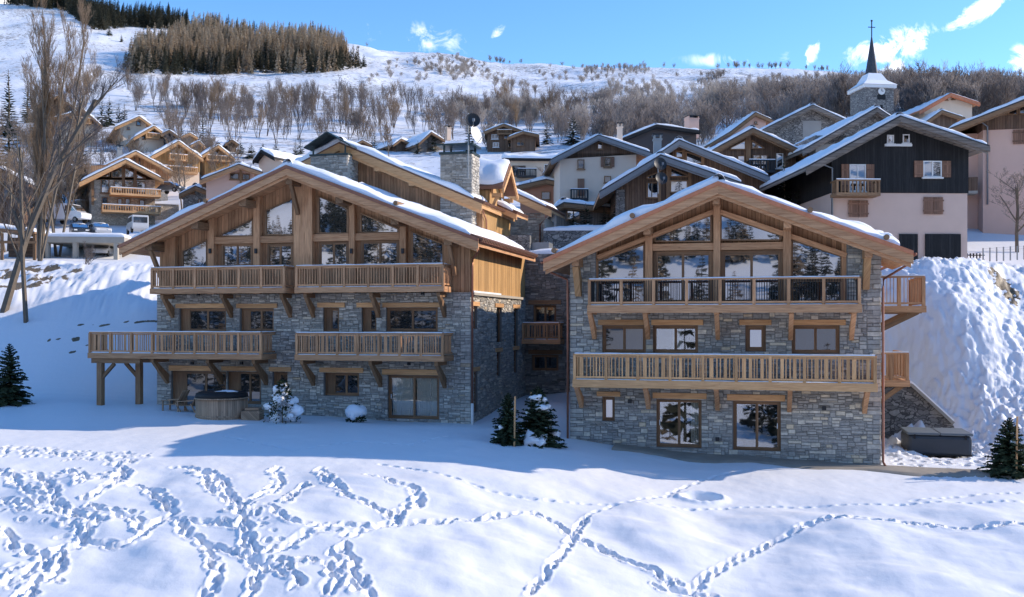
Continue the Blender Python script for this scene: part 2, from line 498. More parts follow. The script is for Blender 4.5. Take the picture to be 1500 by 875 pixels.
def sm(a, b, x):
    t = np.clip((x - a) / (b - a), 0, 1)
    return t * t * (3 - 2 * t)


# ------------------------------------------------------------ terrain
TAB = [(-900, [(40, 600), (50, 590), (56, 480), (62, 430), (80, 380), (100, 330), (130, 250), (180, 190), (260, 150), (400, 90), (650, -60), (950, -90)]),
       (60, [(40, 640), (48, 603), (53, 580), (61, 440), (68, 405), (74, 388), (84, 372), (88, 340), (100, 318), (130, 245), (180, 190), (260, 150), (400, 100), (650, 4), (950, 60)]),
       (200, [(40, 642), (48, 603), (53, 586), (61, 441), (70, 395), (80, 384), (86, 372), (89, 342), (100, 326), (130, 250), (180, 197), (260, 155), (400, 108), (520, 58), (650, 27), (950, 60)]),
       (450, [(40, 640), (50, 606), (60, 560), (70, 440), (90, 320), (110, 280), (130, 255), (180, 215), (260, 172), (400, 115), (520, 75), (650, 62), (950, 110)]),
       (600, [(40, 645), (50, 612), (60, 590), (70, 480), (90, 330), (110, 285), (130, 255), (180, 218), (260, 180), (400, 130), (560, 84), (650, 76), (950, 120)]),
       (770, [(40, 655), (46, 628), (53, 592), (60, 575), (66, 540), (75, 430), (90, 325), (110, 270), (130, 245), (170, 215), (260, 180), (400, 140), (650, 94), (950, 140)]),
       (950, [(40, 668), (46, 640), (56, 590), (62, 480), (75, 350), (90, 300), (110, 262), (130, 235), (180, 200), (260, 170), (400, 140), (600, 100), (950, 150)]),
       (1150, [(40, 675), (46, 645), (52, 600), (58, 440), (65, 400), (80, 320), (100, 240), (130, 200), (180, 175), (260, 155), (400, 135), (600, 106), (950, 150)]),
       (1290, [(40, 678), (43, 664), (47, 625), (55, 392), (62, 385), (75, 320), (100, 230), (130, 185), (180, 155), (260, 142), (400, 132), (600, 113), (950, 150)]),
       (1400, [(38, 690), (41, 676), (44, 640), (55, 384), (63, 380), (75, 330), (100, 235), (130, 185), (180, 157), (260, 145), (400, 136), (600, 120), (950, 150)]),
       (1500, [(37, 700), (40, 680), (43, 640), (50, 500), (57, 392), (64, 380), (75, 330), (100, 235), (130, 185), (180, 160), (260, 150), (400, 140), (600, 124), (950, 150)]),
       (2400, [(37, 700), (44, 630), (57, 400), (64, 380), (75, 330), (100, 235), (130, 185), (180, 160), (260, 150), (400, 140), (600, 124), (950, 150)])]
_LY = np.linspace(math.log(36), math.log(980), 360)
_PX = np.array([c[0] for c in TAB], float)
_TZ = np.array([np.interp(np.exp(_LY), [p[0] for p in c[1]], [(HOR - p[1]) / FOC * p[0] for p in c[1]]) for c in TAB])
for _ in range(3): _TZ[:, 1:-1] = (_TZ[:, :-2] + 2 * _TZ[:, 1:-1] + _TZ[:, 2:]) / 4


def far_z(X, Y):
    Yc = np.clip(Y, 36, 979); px = np.clip(CX + FOC * X / Yc, -899, 2399)
    i = np.clip(np.searchsorted(_PX, px) - 1, 0, len(_PX) - 2)
    f = (px - _PX[i]) / (_PX[i + 1] - _PX[i]); f = f * f * (3 - 2 * f)
    g = (np.log(Yc) - _LY[0]) / (_LY[1] - _LY[0]); j = np.clip(g.astype(int), 0, len(_LY) - 2); h = g - j
    return (_TZ[i, j] * (1 - h) + _TZ[i, j + 1] * h) * (1 - f) + (_TZ[i + 1, j] * (1 - h) + _TZ[i + 1, j + 1] * h) * f


def base_z(X, Y):
    X = np.asarray(X, float); Y = np.asarray(Y, float)
    yard = -4.62 - 0.95 * sm(-3, 9, X) - 0.25 * sm(9, 15, X) + 0.012 * (Y - 42) + 0.10 * fbm(X * 0.13 + 3, Y * 0.13, 3)
    crest = 35.2 + 1.2 * np.sin(X * 0.13 + 1.0) + 0.9 * np.sin(X * 0.31)
    t = (crest - Y) / 2.6
    drop = 2.6 * np.where(t > 20, t, np.log1p(np.exp(np.minimum(t, 20))))
    yard = yard - 0.235 * drop + 0.00035 * np.clip(12 - Y, 0, 400) ** 2 * 0.2
    yard = yard + (0.18 * fbm(X * 0.22, Y * 0.22 + 8, 3)) * sm(37, 33, Y)
    # valley behind the camera, then the opposite slope
    back = np.where(Y < -20, np.interp(-Y, [20, 90, 160, 300, 700], [-19, -32, -24, 40, 250]), -99)
    y0 = np.interp(-Y, [-40, -5, 20, 60, 90, 160, 300, 700], [-5, -13.5, -19, -27, -32, -24, 40, 250])
    y0 = y0 + sm(-120, -300, Y) * 40 * fbm(X * 0.006 + 2, Y * 0.006, 3)
    near = np.where(Y < -10, y0, np.where(Y < 8, yard * sm(-10, 8, Y) + y0 * (1 - sm(-10, 8, Y)), yard))
    ws = 43 + 4.9 * sm(13.5, 15.5, X) - 3.6 * sm(19.5, 24, X)
    w = sm(0, 1, (Y - ws) / (4.0 + 5.0 * sm(14.5, 17, X)))
    far = far_z(X, Y)
    far = far + fbm(X * 0.018, Y * 0.018, 5) * 5.0 * sm(140, 300, Y) + fbm(X * 0.1, Y * 0.1, 3) * 0.5 * sm(60, 120, Y)
    return near * (1 - w) + far * w


def gz_at(X, Y): return float(base_z(np.array([X]), np.array([Y]))[0])


_HY = np.exp(np.linspace(math.log(16), math.log(900), 1500))


def hit(px, py):                                 # where a photo point meets the ground
    z = base_z((px - CX) / FOC * _HY, _HY); r = (HOR - py) / FOC * _HY
    k = np.nonzero(z >= r)[0]
    Y = float(_HY[k[0]]) if len(k) else 900.0
    return (px - CX) / FOC * Y, Y, gz_at((px - CX) / FOC * Y, Y)


# fan-shaped sheet, fine where it is near
FO = -25.0
_rad = np.concatenate([np.linspace(9, 42, 40, endpoint=False), np.arange(42, 62, 0.05), np.arange(62, 84, 0.085), np.arange(84, 88, 0.2),
                       np.exp(np.linspace(math.log(88), math.log(980), 240))])
_ang = np.concatenate([np.linspace(-1.25, -0.46, 90, endpoint=False), np.linspace(-0.46, 0.46, 960, endpoint=False), np.linspace(0.46, 1.25, 90)])
RR, AA = np.meshgrid(_rad, _ang, indexing='ij')
GX = RR * np.sin(AA); GY = RR * np.cos(AA) + FO
GZ = base_z(GX, GY)
# ploughed snow on the bank, lumps, ripples
bank = sm(15.0, 17.5, GX) * sm(41.5, 44, GY) * sm(61, 57, GY)
lump = np.abs(fbm(GX * 0.6, GY * 0.6, 2)) * 0.4 + np.abs(fbm(GX * 1.9 + .3 * GZ, GY * 1.9, 4)) * 0.4 + np.abs(fbm(GX * 5.0 + GZ, GY * 5.0, 2)) * 0.17
GZ += bank * (lump - 0.15) + bank * 0.6 * fbm(GX * 0.25, GY * 0.25, 2)
GZ += 0.9 * np.exp(-(((GX - 19.6) / 1.5) ** 2 + ((GY - 47.5) / 1.3) ** 2)) * (1 + fbm(GX * 1.5, GY * 1.5, 3))
GZ += sm(-12, -16, GX) * sm(59, 62, GY) * sm(80, 72, GY) * (0.5 * fbm(GX * 0.4, GY * 0.4, 3) + 0.35 * np.abs(fbm(GX * 1.4, GY * 1.4, 3)))
GZ += 0.5 * np.exp(-(((GX - 2.6) / 1.4) ** 2 + ((GY - 50) / 3.0) ** 2))
GZ += 0.03 * fbm(GX * 1.1, GY * 1.1, 3) * sm(46, 40, GY) + 0.26 * fbm(GX * 0.42 + 5, GY * 0.55 + GX * .2, 2) * sm(37, 33, GY) + 0.07 * fbm(GX * 0.5 + GY * 0.3, GY * 1.1, 3) * sm(36, 32, GY)
DIRT = np.zeros_like(GZ); DEP = np.zeros_like(GZ); RIM = np.zeros_like(GZ)


def stamp(X, Y, ang, la, lb, depth, rim=0.35):
    r = math.hypot(X, Y - FO); a = math.atan2(X, Y - FO); e = max(la, lb) * 2.3
    i0, i1 = np.searchsorted(_rad, [r - e, r + e]); j0, j1 = np.searchsorted(_ang, [a - e / r, a + e / r])
    if i1 <= i0 or j1 <= j0: return
    dx = GX[i0:i1, j0:j1] - X; dy = GY[i0:i1, j0:j1] - Y
    c, s = math.cos(ang), math.sin(ang)
    q = ((dx * c + dy * s) / la) ** 2 + ((-dx * s + dy * c) / lb) ** 2
    k = 0.6 + 0.8 * _T[int(X * 37) & 255, int(Y * 53) & 255]
    DEP[i0:i1, j0:j1] = np.maximum(DEP[i0:i1, j0:j1], depth * np.exp(-q * q * 1.2))
    RIM[i0:i1, j0:j1] = np.maximum(RIM[i0:i1, j0:j1], 0.65 * depth * rim * k * np.exp(-((np.sqrt(q) - 1.35) / 0.33) ** 2))


def trail(pts, kind='walk', depth=0.26):
    P = [hit(*p)[:2] for p in pts]
    L = 0.0
    for (x0, y0), (x1, y1) in zip(P, P[1:]):
        d = math.hypot(x1 - x0, y1 - y0)
        if d < 1e-3 or d > 12: continue
        a = math.atan2(y1 - y0, x1 - x0); nx, ny = -math.sin(a), math.cos(a)
        t = 0.0; step = {'walk': 0.2, 'rut': 0.11, 'hop': 0.45, 'mess': 0.13}[kind]
        i = rnd.randint(0, 1)
        while t < d:
            x, y = x0 + (x1 - x0) * t / d, y0 + (y1 - y0) * t / d
            sd = 1 if i % 2 else -1; i += 1
            if kind == 'walk':
                o = 0.06 * sd + rnd.uniform(-.04, .04); stamp(x + nx * o, y + ny * o, a + rnd.uniform(-.3, .3), rnd.uniform(.12, .24), rnd.uniform(.06, .1), depth * rnd.uniform(.4, .95), .35)
            elif kind == 'hop':
                stamp(x + nx * .05 * sd, y, a, .17, .075, depth * .5 * rnd.uniform(.5, 1.1), .2)
            elif kind == 'rut':
                o = rnd.uniform(-.17, .17); stamp(x + nx * o, y + ny * o, a + rnd.uniform(-.35, .35), rnd.uniform(.09, .24), rnd.uniform(.06, .12), depth * rnd.uniform(.3, .95), .45)
            else:
                o = rnd.uniform(-.55, .55); stamp(x + nx * o, y + ny * o, a + rnd.uniform(-.9, .9), rnd.uniform(.08, .18), rnd.uniform(.06, .1), depth * rnd.uniform(.3, .9), .5)
            t += step * rnd.uniform(.75, 1.3)


for T in ([(560, 680), (620, 690), (670, 702), (720, 718), (780, 730), (860, 735), (920, 738), (990, 744)],
          [(1010, 745), (1075, 742), (1140, 740), (1210, 739), (1300, 739), (1400, 737), (1520, 736)],
          [(862, 750), (900, 738), (930, 735), (975, 728), (1000, 715), (1050, 698), (1105, 686)],
          [(1340, 735), (1420, 728), (1500, 722)], [(650, 640), (600, 652), (520, 648), (430, 660), (330, 640)]):
    trail(T, 'hop', 0.2)
for T in ([(1500, 775), (1430, 772), (1350, 768), (1300, 765), (1230, 763), (1180, 772), (1140, 788), (1100, 808), (1060, 830), (1020, 856), (1000, 868)],
          [(590, 765), (640, 765), (700, 760), (760, 752), (790, 752), (815, 765), (835, 785), (850, 790), (880, 800), (920, 822), (960, 840), (985, 860), (1010, 868), (1060, 874)],
          [(775, 865), (800, 840), (820, 815), (835, 792), (850, 765), (862, 750)],
          [(255, 765), (290, 768), (330, 768), (360, 775)], [(500, 725), (530, 735), (560, 750), (582, 762)], [(380, 745), (400, 745), (410, 760), (430, 770), (460, 775), (500, 772), (560, 772), (600, 766)]):
    trail(T, 'walk', 0.24)
for T in ([(545, 695), (570, 705), (600, 712), (620, 725), (610, 735), (590, 745), (580, 760), (550, 775), (520, 785), (500, 790)],
          [(0, 690), (25, 705), (45, 722), (60, 735), (85, 745), (105, 755), (130, 760)], [(40, 690), (60, 700), (75, 720), (80, 735), (100, 745), (120, 755)],
          [(0, 730), (30, 738), (70, 745), (110, 760), (140, 765), (170, 760), (200, 755)], [(105, 690), (125, 700), (115, 715), (135, 705), (165, 705), (180, 690), (175, 680)],
          [(125, 735), (150, 720), (175, 705), (185, 690)], [(135, 740), (160, 750), (190, 755), (200, 765), (210, 775), (230, 770), (245, 760)],
          [(195, 710), (215, 715), (235, 725), (250, 740), (255, 755), (240, 760), (225, 770), (205, 790), (180, 800), (150, 795), (120, 785), (90, 780)],
          [(0, 770), (15, 785), (25, 800), (45, 810), (70, 815), (60, 830), (30, 845), (5, 855)], [(70, 815), (90, 800), (110, 800), (130, 780), (140, 760)],
          [(100, 815), (85, 835), (60, 850), (45, 865), (30, 875)], [(260, 685), (285, 690), (300, 700), (310, 715), (325, 730), (345, 745), (360, 750)],
          [(305, 690), (325, 705), (345, 735), (355, 745), (370, 730), (390, 720), (410, 705), (400, 690), (410, 685)],
          [(260, 770), (280, 785), (300, 798), (330, 808), (360, 815), (390, 820), (420, 825), (450, 820)], [(300, 800), (315, 820), (318, 840), (310, 860), (300, 875)],
          [(355, 755), (365, 775), (360, 795), (375, 810), (395, 805), (420, 800), (440, 790), (450, 785), (500, 780)], [(370, 815), (380, 835), (370, 855), (368, 875)],
          [(400, 820), (420, 835), (430, 845), (440, 855), (430, 865)], [(420, 735), (440, 715), (450, 705)], [(465, 685), (480, 700), (500, 720)],
          [(500, 800), (520, 830), (525, 860), (540, 875)], [(480, 830), (490, 850), (480, 872)]):
    trail(T, 'rut', 0.24)
for T in ([(0, 655), (60, 660), (120, 665), (190, 668), (215, 672)], [(0, 664), (80, 668), (150, 674), (190, 680)], [(0, 745), (60, 752), (110, 765), (150, 770)], [(340, 745), (370, 775), (400, 800), (430, 800)],
          [(480, 810), (510, 835), (530, 868)], [(0, 840), (50, 850), (70, 870)], [(960, 855), (1000, 868), (1030, 874)], [(90, 690), (140, 700), (190, 700)]):
    trail(T, 'mess', 0.2)
for (px, py) in ((1028, 732),): x, y, _ = hit(px, py); stamp(x, y, 0, .55, .35, .45, .3)
for _ in range(500):                             # trodden snow on the bank beside the tub
    px, py = rnd.uniform(1300, 1500), rnd.uniform(560, 700)
    x, y, _z = hit(px, py)
    if x > 15.8 and y > 36: stamp(x, y, rnd.uniform(0, 3), rnd.uniform(.12, .25), rnd.uniform(.1, .16), rnd.uniform(.06, .2), .4)
GZ += RIM * np.clip(1 - DEP / 0.16, 0, 1) * (0.7 + 0.9 * np.clip(fbm(GX * 3.1, GY * 3.1, 2) + .5, 0, 1)) - DEP * (1 + 0.35 * fbm(GX * 4.5, GY * 4.5, 2))
# bare earth: cracks on the shaded bank, dry grass under the trees, wet edge along the stone chalet
for (px, py, rx, ry) in ((150, 478, .7, .07), (195, 474, .7, .05), (112, 498, .35, .14), (82, 497, .35, .07), (72, 500, .12, .15), (222, 472, .8, .04), (105, 518, .3, .07), (125, 506, .3, .06), (120, 478, .5, .05)):
    x, y, _z = hit(px, py); DIRT = np.maximum(DIRT, 1.25 - ((GX - x) / rx) ** 2 - ((GZ - _z) / ry) ** 2 - ((GY - y) / 2.5) ** 2)
for (px, py, rx, ry) in ((30, 425, 2.2, 3), (70, 412, 2.5, 3), (100, 400, 1.6, 2), (10, 405, 2.5, 3), (130, 410, 1.0, 1.2), (45, 395, 3, 3)):
    x, y, _z = hit(px, py); DIRT = np.maximum(DIRT, 0.75 - ((GX - x) / rx) ** 2 - ((GY - y) / ry) ** 2 + 0.8 * fbm(GX * 1.2, GY * 1.2, 4))
x, y, _z = hit(1475, 425); DIRT = np.maximum(DIRT, .62 - ((GX - x) / 1.6) ** 2 - ((GY - y) / 2.5) ** 2)
DIRT = np.clip(DIRT * (1.0 + 0.9 * fbm(GX * 2.0, GY * 2.0, 3)), 0, 1)


def grid_mesh(name, X, Y, Z, m, attr=None):
    a, b = X.shape
    me = bpy.data.meshes.new(name)
    co = np.stack([X, Y, Z], -1).reshape(-1, 3).astype(np.float32)
    me.vertices.add(len(co)); me.vertices.foreach_set('co', co.ravel())
    idx = np.arange(a * b).reshape(a, b)
    q = np.stack([idx[:-1, :-1], idx[:-1, 1:], idx[1:, 1:], idx[1:, :-1]], -1).reshape(-1, 4)
    me.loops.add(q.size); me.loops.foreach_set('vertex_index', q.ravel().astype(np.int32))
    me.polygons.add(len(q)); me.polygons.foreach_set('loop_start', np.arange(0, q.size, 4, dtype=np.int32))
    me.polygons.foreach_set('use_smooth', np.ones(len(q), bool))
    if attr is not None:
        at = me.attributes.new('dirt', 'FLOAT', 'POINT'); at.data.foreach_set('value', attr.ravel().astype(np.float32))
    me.update(calc_edges=True); me.validate()
    me.materials.append(MAT[m])
    return link(bpy.data.objects.new(name, me))


def b_ground(t):
    o = t.new('TexCoord').outputs['Object']
    d = t.new('Attribute', attribute_name='dirt').outputs['Fac']
    f = t.math('GREATER_THAN', t.math('ADD', d, t.math('MULTIPLY', t.math('SUBTRACT', t.noise(o, 3.5, 6, 0.7), 0.5), 0.9)), 0.55)
    dirt = t.ramp(t.noise(o, 6, 6), [(0.3, (0.07, 0.05, 0.032)), (0.7, (0.24, 0.185, 0.11))])
    # scrub poking through the snow on the far slopes
    y = t.new('SeparateXYZ', {0: o}).outputs[1]
    far = t.math('MULTIPLY', t.math('GREATER_THAN', y, 120.0), t.math('GREATER_THAN', t.math('ADD', t.noise(o, 0.55, 6, 0.7), t.math('MULTIPLY', t.noise(o, 0.022, 3), 0.5)), 0.8))
    col = t.mix(f, (0.79, 0.805, 0.83, 1), dirt)
    col = t.mix(t.math('MULTIPLY', far, 0.7), col, (0.2, 0.16, 0.12, 1))
    h = t.math('ADD', t.noise(o, 2.5, 8, 0.62), t.math('MULTIPLY', t.noise(o, 26, 3, 0.6), 0.12))
    h = t.math('ADD', h, t.math('MULTIPLY', t.noise(o, 0.22, 6, 0.62), t.math('MULTIPLY', t.math('GREATER_THAN', y, 130.0), 22.0)))
    return pbr(t, col, 0.55, h, 0.22, 0.10, spec=0.3)


mat('ground', b_ground)
gr = grid_mesh('snowy_ground', GX, GY, GZ, 'ground', DIRT); gr['kind'] = 'structure'
# behind the camera: the valley and the slope across it, which the windows reflect
bx = np.linspace(-520, 520, 105); by = np.concatenate([np.linspace(-700, -60, 65), np.linspace(-52, -12, 11)])
BY, BX = np.meshgrid(by, bx, indexing='ij')
op = grid_mesh('opposite_hillside', BX, BY, base_z(BX, BY) - 0.15, 'ground'); op['kind'] = 'structure'

# ------------------------------------------------------------ parts shared by the two big chalets


def stone_face(a0, a1, z0, z1, holes, top=None, P=None, tonef=None, gw=0.075, gh=0.06, seed=1, wmax=9, quoin=True):
    """stones laid in uneven courses; P(a, z, out) gives the place of a point on the wall"""
    q = random.Random(seed); mb = MB()
    nx, nz = int((a1 - a0) / gw), int((z1 - z0) / gh)
    gw = (a1 - a0) / nx; gh = (z1 - z0) / nz
    free = np.ones((nx, nz), bool)
    for (h0, h1, y0, y1) in holes:
        i0, i1 = max(0, round((h0 - a0) / gw)), max(0, round((h1 - a0) / gw)); j0, j1 = max(0, round((y0 - z0) / gh)), max(0, round((y1 - z0) / gh))
        free[i0:i1, j0:j1] = False
    if top:
        for i in range(nx):
            zt = top(a0 + (i + .5) * gw); free[i, max(0, int((zt - z0) / gh)):] = False
    jobs = []                                    # bigger stones alternate at the two corners
    if quoin:
        j = 0
        while j < nz - 2:
            h = q.choice((2, 3, 3)); big = (j // 2) % 2
            jobs += [(0, j, 8 if big else 4, h), (nx - (4 if big else 7), j, 4 if big else 7, h)]; j += h
    def lay(i, j, w, h):
        free[i:i + w, j:j + h] = False
        x0, x1 = a0 + i * gw, a0 + (i + w) * gw; y0, y1 = z0 + j * gh, z0 + (j + h) * gh
        g = .007; o = q.uniform(.012, .055); J = lambda: q.uniform(-.012, .012)
        bev = .014
        c = [(x0 + g, y0 + g), (x1 - g, y0 + g), (x1 - g, y1 - g), (x0 + g, y1 - g)]
        sx = [1, -1, -1, 1]; sz = [1, 1, -1, -1]
        n = len(mb.v)
        mb.v += [P(p[0], p[1], 0) for p in c] + [P(p[0] + sx[t] * bev + J() * .6, p[1] + sz[t] * bev + J() * .6, o + J() * .5) for t, p in enumerate(c)]
        tone = tonef(q, w, h) if tonef else q.random()
        for f in ((4, 5, 6, 7), (0, 1, 5, 4), (1, 2, 6, 5), (2, 3, 7, 6), (3, 0, 4, 7)): mb.face([n + t for t in f], tone, [(0, 0)] * 4)
    for (i, j, w, h) in jobs:
        if free[i:i + w, j:j + h].all(): lay(i, j, w, h)
    for j in range(nz):
        i = 0
        while i < nx:
            if not free[i, j]: i += 1; continue
            r = q.random(); h = 1 if r < .55 else (2 if r < .9 else 3)
            w = q.choice((2, 3, 3, 4, 5, 6)) if h == 1 else q.choice((3, 4, 5, 6, wmax)); w = w if h < 3 else q.choice((3, 4, 5))
            w = min(w, nx - i); h = min(h, nz - j)
            k = 0
            while k < w and free[i + k, j]: k += 1
            w = k
            while h > 1 and not free[i:i + w, j:j + h].all(): h -= 1
            if i + w < nx and w >= 1 and free[i + w, j] and (i + w + 1 >= nx or not free[i + w + 1, j]): w += 1
            lay(i, j, w, h)
            i += w
    return mb


def wall_back(mb, a0, a1, z0, z1, holes, P, deep=0.34):
    xs = sorted({a0, a1, *[v for h in holes for v in h[:2] if a0 < v < a1]}); zs = sorted({z0, z1, *[v for h in holes for v in h[2:] if z0 < v < z1]})
    def quad(*p):
        n = len(mb.v); mb.v += p; mb.face([n, n + 1, n + 2, n + 3], .3, [(0, 0)] * 4)
    for x0, x1 in zip(xs, xs[1:]):
        for y0, y1 in zip(zs, zs[1:]):
            mx, mz = (x0 + x1) / 2, (y0 + y1) / 2
            if any(h[0] < mx < h[1] and h[2] < mz < h[3] for h in holes): continue
            quad(P(x0, y0, 0), P(x1, y0, 0), P(x1, y1, 0), P(x0, y1, 0))
    for h0, h1, y0, y1 in holes:
        y0 = max(y0, z0); y1 = min(y1, z1)
        for A, B in (((h0, y0), (h0, y1)), ((h1, y1), (h1, y0)), ((h0, y1), (h1, y1)), ((h1, y0), (h0, y0))):
            quad(P(*A, 0), P(*B, 0), P(*B, -deep), P(*A, -deep))


FRONT = lambda a, z, o: (a, -o, z)


def window(parent, s0, s1, z0, z1, d=0.2, leaves=2, glass='glass', wood='window_wood', fw=0.09, panel=None, room=False, curtain=None, handle=None, name='window'):
    """a framed window filling an opening; panel = fraction of the width closed by boards at either side"""
    f = MB()
    f.box(s0, s0 + fw, d - .05, d + .07, z0, z1); f.box(s1 - fw, s1, d - .05, d + .07, z0, z1)
    f.box(s0 + fw, s1 - fw, d - .049, d + .069, z1 - fw, z1); f.box(s0 + fw, s1 - fw, d - .049, d + .069, z0, z0 + fw)
    a, b = s0 + fw, s1 - fw
    if panel and panel > 0: f.prism([(a, z0 + fw), (a + (b - a) * panel, z0 + fw), (a + (b - a) * panel, z1 - fw), (a, z1 - fw)], d - .03, d + .05); a = a + (b - a) * panel
    if panel and panel < 0: f.prism([(b + (b - a) * panel, z0 + fw), (b, z0 + fw), (b, z1 - fw), (b + (b - a) * panel, z1 - fw)], d - .03, d + .05); b = b + (b - a) * panel
    st = .055
    for i in range(leaves):
        l0, l1 = a + (b - a) * i / leaves, a + (b - a) * (i + 1) / leaves
        dd = d + (.0 if i % 2 else .012)
        for (x0, x1, y0, y1) in ((l0, l0 + st, z0 + fw, z1 - fw), (l1 - st, l1, z0 + fw, z1 - fw), (l0 + st, l1 - st, z1 - fw - st, z1 - fw), (l0 + st, l1 - st, z0 + fw, z0 + fw + st)):
            f.box(x0, x1, dd - .03, dd + .03, y0, y1)
    o = f.build(name, wood, parent)
    g = MB(); g.box(a + .01, b - .01, d + .004, d + .018, z0 + fw + .01, z1 - fw - .01); g.build('pane', glass, o)
    if room:
        r = MB(); n = len(r.v); D = d + .075
        r.v += [(s0, D, z0), (s1, D, z0), (s1, D, z1), (s0, D, z1), (s0, D + 2.6, z0), (s1, D + 2.6, z0), (s1, D + 2.6, z1), (s0, D + 2.6, z1)]
        for q in ((4, 5, 6, 7), (0, 1, 5, 4), (3, 7, 6, 2), (0, 4, 7, 3), (1, 2, 6, 5)): r.face([n + i for i in q], .5, [(0, 0)] * 4)
        r.build('room', 'room', o)
    for (c0, c1) in curtain or ():
        x0, x1 = a + (b - a) * c0, a + (b - a) * c1; k = max(8, int((x1 - x0) * 60)); m = MB()
        P = [[(x0 + (x1 - x0) * i / k, d + .16 + .035 * math.sin(i * 1.15 + .5 * math.sin(i * .37)), z) for z in (z0 + fw, z1 - fw)] for i in range(k + 1)]
        m.grid(P); m.build('curtain', 'curtain', o, True)
    if handle is not None:
        m = MB(); hx = a + (b - a) * handle; m.box(hx - .015, hx + .015, d - .07, d - .025, (z0 + z1) / 2 - .1, (z0 + z1) / 2 + .12); m.build('handle', 'white_paint', o)
    return o


def lintel(parent, s0, s1, z0, z1, m='wood_gold'):
    b = MB(); b.box(s0, s1, -.075, .2, z0, z1); return b.build('lintel', m, parent, bevel=.012)


def balcony(parent, s0, s1, zf, zr, depth, npost, style, wood='wood', fascia=.24, seed=0, bars=7):
    """a deck from the wall to -depth, with a railing round three sides; parts of the balcony: railing, posts, snow"""
    q = random.Random(seed)
    b = MB()
    b.box(s0, s1, -depth, -.005, zf - .1, zf, ax=0)
    b.box(s0 - .03, s1 + .03, -depth - .06, -depth, zf - fascia, zf + .03)
    b.box(s0 - .045, s0, -depth, -.005, zf - fascia, zf + .02); b.box(s1, s1 + .045, -depth, -.005, zf - fascia, zf + .02)
    o = b.build('balcony', wood, parent)
    r = MB(); e = MB()
    W_ = .13
    P = [(s0 + .05, -.06), (s0 + .05, -depth + .04), (s1 - .05, -depth + .04), (s1 - .05, -.06)]
    for k, (A, B) in enumerate(zip(P, P[1:])):
        r.beam((*A, zr - .03), (*B, zr - .03), W_ + .02 * (k != 1), .065 + .004 * (k != 1))
        r.beam((*A, zf + .13), (*B, zf + .13), .06, .075 - .004 * (k != 1))
        if style != 'bars': r.beam((*A, zr - .11), (*B, zr - .11), .055, .07 - .004 * (k != 1))
        L = math.hypot(B[0] - A[0], B[1] - A[1]); n = npost if k == 1 else 1
        for i in range(n):
            t0, t1 = i / n, (i + 1) / n
            if style == 'cut':
                x = .1; i2 = 0
                while x < L / n - .1:
                    w = q.choice((.045, .05, .06, .13, .16)) if i2 % 3 else q.choice((.045, .05))
                    i2 += 1; c = t0 + (x + w / 2) / L
                    if x + w > L / n - .07: break
                    X, Y = A[0] + (B[0] - A[0]) * c, A[1] + (B[1] - A[1]) * c
                    if k == 1: r.box(X - w / 2, X + w / 2, Y - .014, Y + .014, zf + .15, zr - .09)
                    else: r.box(X - .014, X + .014, Y - w / 2, Y + w / 2, zf + .15, zr - .09)
                    x += w + q.choice((.06, .08, .11))
            else:
                kk = bars if k == 1 else max(3, int(bars * L / ((P[2][0] - P[1][0]) / npost)))
                for j in range(1, kk + 1):
                    c = t0 + (t1 - t0) * j / (kk + 1); X, Y = A[0] + (B[0] - A[0]) * c, A[1] + (B[1] - A[1]) * c
                    (e if style == 'bars' else r).box(X - (.011 if style == 'bars' else .023), X + (.011 if style == 'bars' else .023), Y - .012, Y + .012, zf + .15, zr - .06)
    ro = r.build('railing', wood, o)
    if style == 'bars': e.build('bar', 'black', o)
    for (A, B, n) in ((P[1], P[2], npost),):
        for i in range(n + 1):
            X = A[0] + (B[0] - A[0]) * i / n; m = MB(); m.box(X - .06, X + .06, A[1] - .062, A[1] + .062, zf + .031, zr - .065); m.build('post', wood, o)
    sn = MB()
    for k, (A, B) in enumerate(zip(P, P[1:])):
        n = max(3, int(math.hypot(B[0] - A[0], B[1] - A[1]) / .12)); rows = []
        for (off, hh) in ((-.058, .0), (-.05, .03), (0, .042), (.05, .03), (.058, 0)):
            row = []
            for i in range(n + 1):
                t = i / n; X, Y = A[0] + (B[0] - A[0]) * t, A[1] + (B[1] - A[1]) * t
                hn = hh * (0.75 + 0.5 * (vn(X * 1.9 + seed, Y * 1.9) + .5))
                row.append((X + (off if k != 1 else 0), Y + (off if k == 1 else 0), zr + .004 + hn))
            rows.append(row)
        sn.grid(rows)
    sn.box(s0 + .1, s1 - .1, -depth + .005, -depth + .075, zf + .004, zf + .06)
    sn.build('snow', 'snow', o, True)
    return o


def bracket(parent, s, zt, depth, drop=1.15, w=.17, wood='wood_brown', first=[None]):
    b = MB()
    b.box(s - w / 2, s + w / 2, -depth + .12, .0, zt - .2, zt - .003)
    b.sprism([(-.002, zt - drop), (-.1, zt - drop - .02), (-.26, zt - drop + .13), (-depth + .18, zt - .203), (-depth + .5, zt - .203), (-.002, zt - drop + .45)], s - w / 2 + .006, s + w / 2 - .006)
    return b.build('bracket', wood, parent)


